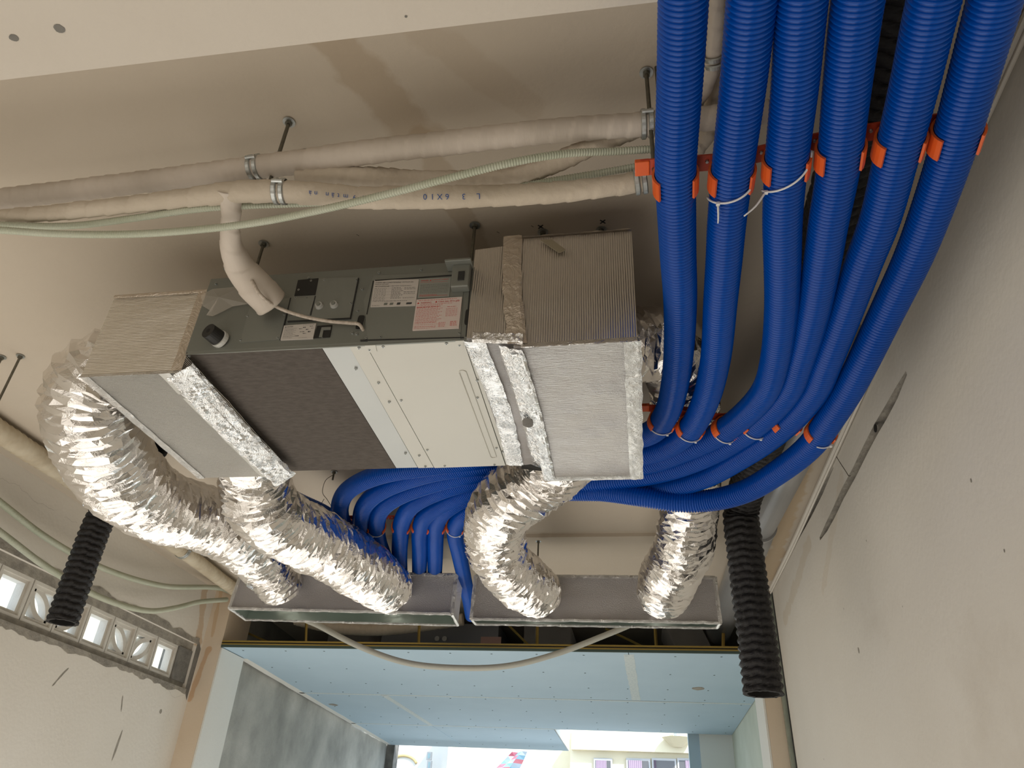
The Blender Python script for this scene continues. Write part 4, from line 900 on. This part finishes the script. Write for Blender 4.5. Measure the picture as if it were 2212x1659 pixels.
# cable ties
def tie(c, t, label, a0, a1, slant=0, tail=None, head=None):
    """strap under the pipe from angle a0 to a1 (degrees, measured from the right side, negative below)"""
    t = np.array([t[0], t[1], 0]); t /= np.linalg.norm(t); s = np.cross(t, [0, 0, 1.]); pts = []
    for i in range(25):
        f = i/24; a = math.radians(a0+(a1-a0)*f); pts.append(c+(PR+.004)*(s*math.cos(a)+np.array([0, 0, 1.])*math.sin(a))+t*(slant*f))
    A = np.array(pts); k = int(round((head if head is not None else .5)*24)); hd = A[k]
    root = thing('cable_tie', tuple(hd), label, 'cable tie')
    adopt(root, sweep('strap', A, .0024, 6, M_TIE)); adopt(root, box('tie_head', hd[0]-.004, hd[0]+.004, hd[1]-.004, hd[1]+.004, hd[2]-.006, hd[2]+.001, M_TIE, None, .001))
    if tail is not None:
        A2, _, _ = bez([hd, (hd+tail)/2+np.array([0, 0, -.008]), tail], .01); adopt(root, sweep('tail', A2, np.linspace(.0027, .0017, len(A2)), 6, M_TIE))
C, T = c1[1]; tl = az(1551, 482, 1.19); tie(C-T*.0, T, 'white cable tie with a short tail on the second blue pipe', -8, -178, .05, tl, .72)
C, T = c1[2]; tl = az(1607, 467, 1.18); tie(C-T*.03, T, 'white cable tie with a long tail crossing the third blue pipe', 0, -172, .085, tl, .88)
for (k, lab) in ((0, 'small white tie under the leftmost pipe at the right-hand rack'), (1, 'small white tie under the second pipe at the right-hand rack'), (2, 'small white tie under the third pipe at the right-hand rack'), (3, 'small white tie under the fourth pipe at the right-hand rack'), (5, 'small white tie on the outermost pipe at the right-hand rack')):
    C, T = c2[k]; tie(C+T*.012, T, lab, -25, -165 if k < 5 else -110, 0, None, .3)
C, T = c3[2]; tie(C+T*.02, T, 'white tie on the third pipe of the far rack', -10, -170, 0, None, .6)
C, T = c3[6]; tie(C+T*.02, T, 'white tie on the rightmost pipe of the far rack', -10, -170, 0, None, .3)

# ================================================================== WRAPPED PIPES AND HOSES
def wrapped(pts, rads, label, m=M_WRAP, name='wrapped_pipe', pitch=.045, amp=.0026, lump=.0011, seed=0, cat='pipe', group=None):
    A, R, s = bez(pts, .0045, rads); smooth_path(A, 40); seg = 28; th = np.arange(seg)*2*math.pi/seg; RR = np.zeros((len(A), seg))
    for i in range(len(A)):
        for j in range(seg):
            ph = (s[i]/pitch+th[j]/(2*math.pi)) % 1
            RR[i, j] = R[i]+amp*(1-ph)+lump*vnoise(s[i]*14+seed, math.cos(th[j]), math.sin(th[j]))+.6*lump*abs(vnoise(s[i]*50+seed, 2*math.cos(th[j]), 2*math.sin(th[j])))
    o = sweep(name, A, RR, seg, m, None, True); tag(o, label, cat, group); return o, A
def WP(l): return [az(x, y, z) for x, y, z, w_ in l], [w_*float((ROT.T@az(x, y, z))[2])/F/2 for x, y, z, w_ in l]
P, R = WP([(-160, 448, 1.46, 46), (0, 430, 1.46, 42), (260, 399, 1.46, 44), (555, 362, 1.46, 48), (800, 328, 1.46, 49), (1000, 305, 1.46, 49), (1200, 283, 1.46, 49), (1395, 268, 1.46, 50), (1560, 252, 1.46, 50), (1660, 240, 1.46, 50)])
wrapped(P, R, 'upper pale tape-wrapped pipe crossing under the ceiling', M_WRAPL, seed=1)
P, R = WP([(-160, 486, 1.38, 27), (0, 470, 1.375, 30), (200, 451, 1.37, 33), (400, 428, 1.36, 38), (500, 416, 1.355, 46), (600, 413, 1.355, 46), (700, 420, 1.355, 46), (780, 428, 1.355, 44), (880, 426, 1.355, 48), (1050, 424, 1.355, 44), (1200, 416, 1.355, 42), (1300, 405, 1.355, 42), (1392, 390, 1.36, 44)])
low, lowA = wrapped(P, R, 'lower beige tape-wrapped pipe with blue handwriting', M_WRAP, seed=2, pitch=.06, lump=.002)
P, R = WP([(640, 384, 1.42, 28), (740, 378, 1.43, 34), (840, 384, 1.435, 38), (950, 388, 1.435, 36), (1080, 386, 1.435, 36), (1160, 368, 1.44, 38), (1230, 338, 1.45, 40), (1300, 308, 1.46, 36), (1370, 285, 1.47, 30), (1440, 265, 1.50, 30)])
wrapped(P, R, 'thinner wrapped pipe weaving between the two wrapped pipes', M_WRAP, seed=3, pitch=.03, lump=.003)
# branch down to the unit
e1 = ay(548, 640, 1.545)
pts = [az(497, 408, 1.36), az(500, 440, 1.345), az(498, 480, 1.335), az(498, 525, 1.325), az(520, 580, 1.315), az(552, 618, 1.29), tuple(ay(586, 655, 1.50)), ]
rr = [.031, .024, .021, .026, .039, .046, .046]
br, brA = wrapped(pts, rr, 'thick wrapped branch pipe dropping to the side of the air conditioner', M_WRAPL, seed=4, pitch=.07, lump=.001)
# behind the blue pipes, upper right
P, R = WP([(1552, -60, 1.5, 34), (1548, 60, 1.5, 36), (1542, 130, 1.5, 36), (1515, 200, 1.5, 36), (1470, 260, 1.5, 34)])
wrapped(P, R, 'wrapped pipe between the first two blue pipes near the top', M_WRAPL, seed=5)
P, R = WP([(1560, 150, 1.53, 34), (1540, 230, 1.53, 36), (1528, 290, 1.52, 36), (1500, 330, 1.5, 30)])
wrapped(P, R, 'second wrapped pipe crossing behind the first blue pipes', M_WRAP, seed=6)
# long wrapped pipe along the left ceiling edge
wrapped([(-2.95, 2.2, 1.58), (-2.96, 2.68, 1.585), (-2.95, 3.19, 1.585), (-2.93, 4.33, 1.585), (-2.97, 5.0, 1.585), (-2.98, 5.7, 1.58)], [.05, .048, .047, .042, .04, .04], 'long wrapped pipe running along the left ceiling edge', M_WRAPY, seed=8, pitch=.042, lump=.002, amp=.0055)
wrapped([yy(640, 1338, 5.7), yy(720, 1355, 5.7), yy(820, 1360, 5.7), yy(920, 1350, 5.7), yy(1000, 1338, 5.7)], [.045]*5, 'sagging wrapped pipe in the dark space above the blue ceiling', M_WRAP, seed=9)

# clamps
def clamp(A, p, label, wd=.026):
    i = int(np.argmin(np.linalg.norm(A-np.array(p), axis=1))); c = A[i]; t = A[min(i+2, len(A)-1)]-A[max(i-2, 0)]; t /= np.linalg.norm(t)
    r = .029; return c, t
def ring_clamp(c, t, r, label, rodtop=None, wd=.032):
    r += .0025
    c = np.array(c, float); t = np.array(t, float); t /= np.linalg.norm(t); upv = np.array([0, 0, 1.]); s = np.cross(t, upv); s /= np.linalg.norm(s); upv = np.cross(s, t)
    root = thing('pipe_clamp', tuple(c), label, 'pipe clamp')
    for off in (-wd*.28, wd*.28):
        V = []; Fc = []; n = 32
        for i in range(n):
            a = 2*math.pi*i/n
            for (rr_, wv) in ((r, -wd*.2), (r+.003, -wd*.13), (r+.003, wd*.13), (r, wd*.2)):
                V.append(tuple(c+s*rr_*math.cos(a)+upv*rr_*math.sin(a)+t*(wv+off)))
        for i in range(n):
            j = (i+1) % n
            for k in range(4): Fc.append((4*i+k, 4*i+(k+1) % 4, 4*j+(k+1) % 4, 4*j+k))
        adopt(root, mesh('clamp_band', V, Fc, M_STEEL))
    q = c-s*(r+.004)+upv*r*.2 if True else c
    adopt(root, box('clamp_latch', q[0]-.014, q[0]+.014, q[1]-.006, q[1]+.006, q[2]+.0, q[2]+.022, M_STEEL, None, .001))
    q = c+s*(r+.004)-upv*.0
    adopt(root, cyl('clamp_bolt', q-t*.012, t, .005, .026, M_STEEL, None, 8))
    return root
upA = bez([az(x, y, 1.46) for x, y in ((-160, 448), (0, 430), (260, 398), (555, 362), (800, 328), (1000, 305), (1200, 283), (1395, 268), (1560, 252))], .01)[0]
def tan(A, p): i = int(np.argmin(np.linalg.norm(A-np.array(p), axis=1))); return A[i], A[min(i+3, len(A)-1)]-A[max(i-3, 0)]
ca = tan(upA, az(556, 362, 1.46)); ring_clamp(ca[0], ca[1], .0285, 'galvanised clamp on the upper wrapped pipe at the left rod')
cb_ = tan(lowA, az(605, 412, 1.355)); ring_clamp(cb_[0], cb_[1], .0275, 'galvanised clamp on the lower wrapped pipe below the left rod')
cc = tan(upA, az(1396, 268, 1.46)); ring_clamp(cc[0], cc[1], .0295, 'galvanised clamp on the upper wrapped pipe beside the blue pipes')
cd = tan(lowA, az(1385, 392, 1.36)); ring_clamp(cd[0], cd[1], .0265, 'galvanised clamp on the lower wrapped pipe beside the orange tab')
ring_clamp((-2.93, 4.3, 1.585), (0, 1, 0), .046, 'galvanised clamp on the long left ceiling-edge pipe')
ring_clamp(az(1545, 125, 1.5), (.2, 1, 0), .022, 'galvanised clamp on the wrapped pipe between blue pipes')

# threaded rods with washers
def hrod(top, zb, label, r=.0052, washer=.017):
    root = thing('threaded_rod', (top[0], top[1], zb), label, 'threaded rod')
    L = ZC-zb; n = max(8, int(L/.004)); A = np.stack([np.full(n*2, 0.), np.full(n*2, 0.), np.linspace(0, L, n*2)], 1)
    R = np.where(np.arange(n*2) % 2 == 0, r, r*.86); sweep('rod', A, R, 10, M_ROD, root, True)
    cyl('washer', (0, 0, L-.003), (0, 0, -1), washer, .002, M_STEEL, root, 18); cyl('nut', (0, 0, L-.005), (0, 0, -1), .0095, .009, M_ROD, root, 6); return root
def ztop(px, py): p = az(px, py, ZC); return p
hrod(ztop(625, 262), 1.345, 'threaded rod through the left pair of pipe clamps')
hrod(ztop(1396, 155), 1.235, 'threaded rod through the clamps beside the first blue pipe')
hrod(ztop(1026, 485), 1.345, 'threaded rod hanging the right near corner of the air conditioner')
hrod(ztop(570, 525), 1.42, 'short threaded rod behind the thick wrapped branch')
hrod(ztop(1173, 500), 1.48, 'stub rod above the left part of the right plenum')
hrod(ztop(1299, 495), 1.48, 'stub rod above the right part of the right plenum')
hrod(ztop(45, 768), 1.40, 'threaded rod at the left picture edge over the left wall pipe')
hrod(ztop(5, 770), 1.50, 'second rod at the extreme left picture edge')
hrod(ztop(662, 331), 1.5, 'rod washer peeping above the upper wrapped pipe')
q = az(1163, 1168, 1.6); rd = hrod((q[0], q[1]), 1.36, 'thin rod holding the right slot plenum'); rd.location.z -= .05
hrod((-1.30, 4.30), 1.37, 'thin rod behind the far rack')
q = ztop(722, 1018); r_ = hrod(q, 1.60, 'small anchor bolt with a loose wire behind the charcoal panel')
A, _, _ = bez([az(722, 1024, 1.62), az(702, 1040, 1.55), az(697, 1065, 1.5), az(706, 1078, 1.48), az(716, 1094, 1.46)], .01); tag(sweep('tie_wire', A, .0016, 6, M_ROD), 'thin bent tie wire hanging from the ceiling anchor', 'wire')
A, _, _ = bez([az(700, 1078, 1.48), az(690, 1095, 1.47), az(684, 1104, 1.46)], .01); tag(sweep('tie_wire', A, .0016, 6, M_ROD), 'short wire end forked off the hanging tie wire', 'wire')
# marker crosses and specks on the ceiling
ceil = bpy.data.objects['ceiling']
for (px, py) in ((1168, 490), (1302, 479), (1150, 489), (773, 508), (1076, 502)):
    p = az(px, py, ZC-.001)
    for a in ((.8, 2.4) if px in (1168, 1302) else (.8,)):
        d_ = Vector((math.cos(a), math.sin(a), 0))*(.011 if px in (1168, 1302) else .005); e_ = Vector((-d_.y, d_.x, 0))*.2; c_ = Vector(p)
        mesh('marker_stroke', [c_-d_-e_, c_+d_-e_, c_+d_+e_, c_-d_+e_], [(0, 1, 2, 3)], M_INK, ceil)
# dents in the beam underside
bm_ = bpy.data.objects['trim_1']
for (px, py, r) in ((128, 62, .012), (30, 82, .010), (877, 36, .003)):
    p = az(px, py, 1.379); mesh('plaster_nick', [(p[0]+r*math.cos(t)*(1+.3*vnoise(t*3, px)), p[1]+r*.8*math.sin(t), 1.379) for t in [k*math.pi/6 for k in range(12)]], [tuple(range(12))], M_CEMD, bm_)

# ribbed hoses
def hose(pts, r, label, m=M_HOSE, pitch=.0065, depth=.2):
    A, _, s = bez(pts, pitch/4); smooth_path(A, 100); R = np.array([r, r*(1-depth*.35), r*(1-depth), r*(1-depth*.35)])[np.arange(len(A)) % 4]; o = sweep('ribbed_hose', A, R, 12, m, None, True); tag(o, label, 'hose'); return o
hose(PT([(-160, 488, 1.30), (0, 497, 1.30), (120, 505, 1.295), (280, 506, 1.29), (420, 497, 1.285), (560, 480, 1.285), (700, 452, 1.29), (850, 416, 1.30), (1000, 377, 1.32), (1120, 348, 1.35), (1230, 331, 1.39), (1330, 327, 1.42), (1410, 322, 1.43), (1480, 318, 1.43)]), .0098, 'pale green ribbed hose crossing in front of the wrapped pipes')
hose(PT([(-160, 480, 1.34), (0, 486, 1.34), (150, 488, 1.34), (300, 470, 1.34), (400, 455, 1.34), (480, 447, 1.345), (700, 438, 1.40), (1000, 420, 1.42), (1210, 388, 1.41), (1320, 370, 1.41), (1410, 354, 1.41), (1480, 345, 1.41)]), .0095, 'second ribbed hose running behind the lower wrapped pipe')
hose([(-3.15, 2.3, 1.48), (-3.15, 3.03, 1.38), (-3.15, 3.41, 1.335), (-3.15, 3.89, 1.335), (-3.15, 4.51, 1.42), (-3.14, 5.25, 1.625), (-3.12, 5.6, 1.63)], .018, 'upper pale hose sagging along the left wall', pitch=.008)
hose([(-3.15, 2.3, 1.34), (-3.15, 3.11, 1.25), (-3.15, 3.48, 1.20), (-3.15, 3.98, 1.18), (-3.15, 4.45, 1.235), (-3.15, 4.72, 1.33), (-3.15, 4.99, 1.45), (-3.12, 5.3, 1.56)], .018, 'lower pale hose sagging above the vent blocks', pitch=.008)
hose([(ay(600, 1270, 4.9)[0], 4.9, 1.625), ay(640, 1325, 4.9), ay(690, 1352, 4.9), ay(780, 1398, 4.9), ay(880, 1432, 4.9), ay(1000, 1443, 4.9), ay(1100, 1438, 4.9), ay(1200, 1413, 4.9), ay(1300, 1375, 4.9), ay(1372, 1345, 4.9), ay(1420, 1322, 4.9), (ay(1470, 1270, 4.9)[0], 4.9, 1.625)], .019, 'pale grey hose hanging in a bow below the slot plenums', M_GHOSE, .01, .03)
A, _, _ = bez([ay(544, 606, 1.40), ay(562, 636, 1.42), ay(600, 664, 1.49), ay(650, 682, 1.51), ay(710, 694, 1.52), ay(755, 698, 1.525), ay(776, 701, 1.525), ay(786, 716, 1.545)], .006)
tag(sweep('braided_cable', A, np.where(np.arange(len(A)) % 2 == 0, .0052, .0047), 10, M_CABLE), 'white braided cable from the wrapped branch into the casing slot', 'cable')

# handwriting on the lower pipe (upside down, blue marker)
def onpipe(txt, pa, pb, hgt, parent):
    """letters wrapped on the pipe's near underside: px positions of first and last letter centre line (reads right to left, upside down)"""
    n = len(txt)
    for i, ch in enumerate(txt):
        if ch == ' ': continue
        f = i/(n-1) if n > 1 else 0; px = pa[0]*(1-f)+pb[0]*f; py = pa[1]*(1-f)+pb[1]*f
        g = az(px, py, 1.35); j = int(np.argmin(np.linalg.norm(np.cross(lowA, g/np.linalg.norm(g)), axis=1))); c = lowA[j]; t = lowA[min(j+4, len(lowA)-1)]-lowA[j-4]; t /= np.linalg.norm(t)
        d = -c/np.linalg.norm(c); d -= t*(d@t); d /= np.linalg.norm(d)      # outward, to the viewer's side
        v = -np.cross(d, t)*1.0
        if v[2] > 0 and False: v = -v
        u = -t; v = np.cross(d, u); v /= np.linalg.norm(v)
        loc = c+d*(.0305); c2 = bpy.data.curves.new('letter', 'FONT'); c2.body = ch; c2.size = 1; c2.align_x = 'CENTER'
        to = bpy.data.objects.new('letter', c2); COL.objects.link(to); bpy.context.view_layer.update(); me = bpy.data.meshes.new_from_object(to.evaluated_get(bpy.context.evaluated_depsgraph_get())); bpy.data.objects.remove(to)
        for q in me.vertices:
            x, y = q.co.x*hgt/.72, (q.co.y-.36)*hgt/.72; a = y/.0305
            p = c+(d*math.cos(a)+v*math.sin(a))*.0305+u*x; q.co = Vector(p)
        link('marker_letter', me, M_INKB, parent)
lm_ = low
onpipe('L 3 6X10', (1036, 410), (922, 418), .014, low)
onpipe('+19m', (812, 428), (752, 430), .012, low)
onpipe('t\u00e2n n\u00e0', (737, 430), (676, 424), .012, low)

# ================================================================== BLACK DUCTS, GREY PIPE
def black_flex(pts, r, label, seed=0, pitch=.033):
    A, _, s = bez(pts, .0055); smooth_path(A, 40); seg = 40; RR = np.zeros((len(A), seg))
    for i in range(len(A)):
        for j in range(seg):
            th = 2*math.pi*j/seg; ph = (s[i]/pitch+th/(2*math.pi)) % 1; rib = abs(math.cos(math.pi*ph))**.7
            zg = .22*abs(((th*7/(2*math.pi)) % 1)*2-1); rib = abs(math.cos(math.pi*(ph+zg-.1)))**.8; RR[i, j] = r-.011+.012*rib-.007*abs(vnoise(s[i]*35+seed, 3*math.cos(th), 3*math.sin(th)))
    A = A; o = sweep('sleeve', A, RR, seg, M_BLACKFLEX, None, False, False)
    root = thing('black_flex_duct', tuple(A[-1]), label, 'air duct'); adopt(root, o)
    inner = sweep('inner_lining', A[-30:], r*.74, 24, M_DKINS, None, True, False); adopt(root, inner)
    T, N1, B = frames(A[-4:]); V = []; k = 40
    for i, rr_ in enumerate((r*.98, r*.76)):
        for j in range(k): a = 2*math.pi*j/k; V.append(tuple(A[-1]+T[-1]*(.004*vnoise(j*.7, seed))+(rr_+.003*vnoise(j*.9, i+seed))*(math.cos(a)*N1[-1]+math.sin(a)*B[-1])))
    adopt(root, mesh('torn_rim', V, [(j, (j+1) % k, k+(j+1) % k, k+j) for j in range(k)], M_BLACKFLEX)); return root
black_flex([(.60, .2, 1.50), (.58, 1.0, 1.50), (.57, 1.8, 1.50), (.56, 2.6, 1.50), (.53, 3.05, 1.47), tuple(ay(1600, 1105, 3.3)), tuple(ay(1607, 1170, 3.3)), tuple(ay(1622, 1290, 3.3)), tuple(ay(1638, 1400, 3.3)), tuple(ay(1649, 1500, 3.3))], .082, 'black ribbed flexible duct hanging open by the right wall', 2)
black_flex([tuple(az(335, 955, 1.50)), tuple(az(290, 1010, 1.50)), tuple(ay(235, 1085, 3.3)), tuple(ay(208, 1140, 3.3)), tuple(ay(180, 1215, 3.3)), tuple(ay(155, 1285, 3.3)), tuple(ay(134, 1345, 3.3))], .075, 'shorter black ribbed flexible duct hanging open at the left', 6)
gp_ = thing('grey_drain_pipe', (.72, 4.2, 1.48), 'fat grey plastic pipe along the right ceiling edge with a socket joint', 'pipe')
ga, gb = np.array([.755, 2.2, 1.545]), np.array([.66, 3.95, 1.545]); gc = np.array([.60, 5.9, 1.50])
adopt(gp_, sweep('pipe_run', np.array([ga, gb]), .082, 32, M_GPIPE)); adopt(gp_, sweep('pipe_run', np.array([gb-[0, .06, 0], gb+[0, .12, 0], gc]), [.09, .092, .092], 32, M_GPIPE)); adopt(gp_, sweep('socket_lip', np.array([gb-[0, .075, 0], gb-[0, .055, 0]]), .095, 32, M_GPIPE))

# ================================================================== lift everything to stand on z = 0
for o in list(SC.objects):
    if o.parent is None: o.location.z += H
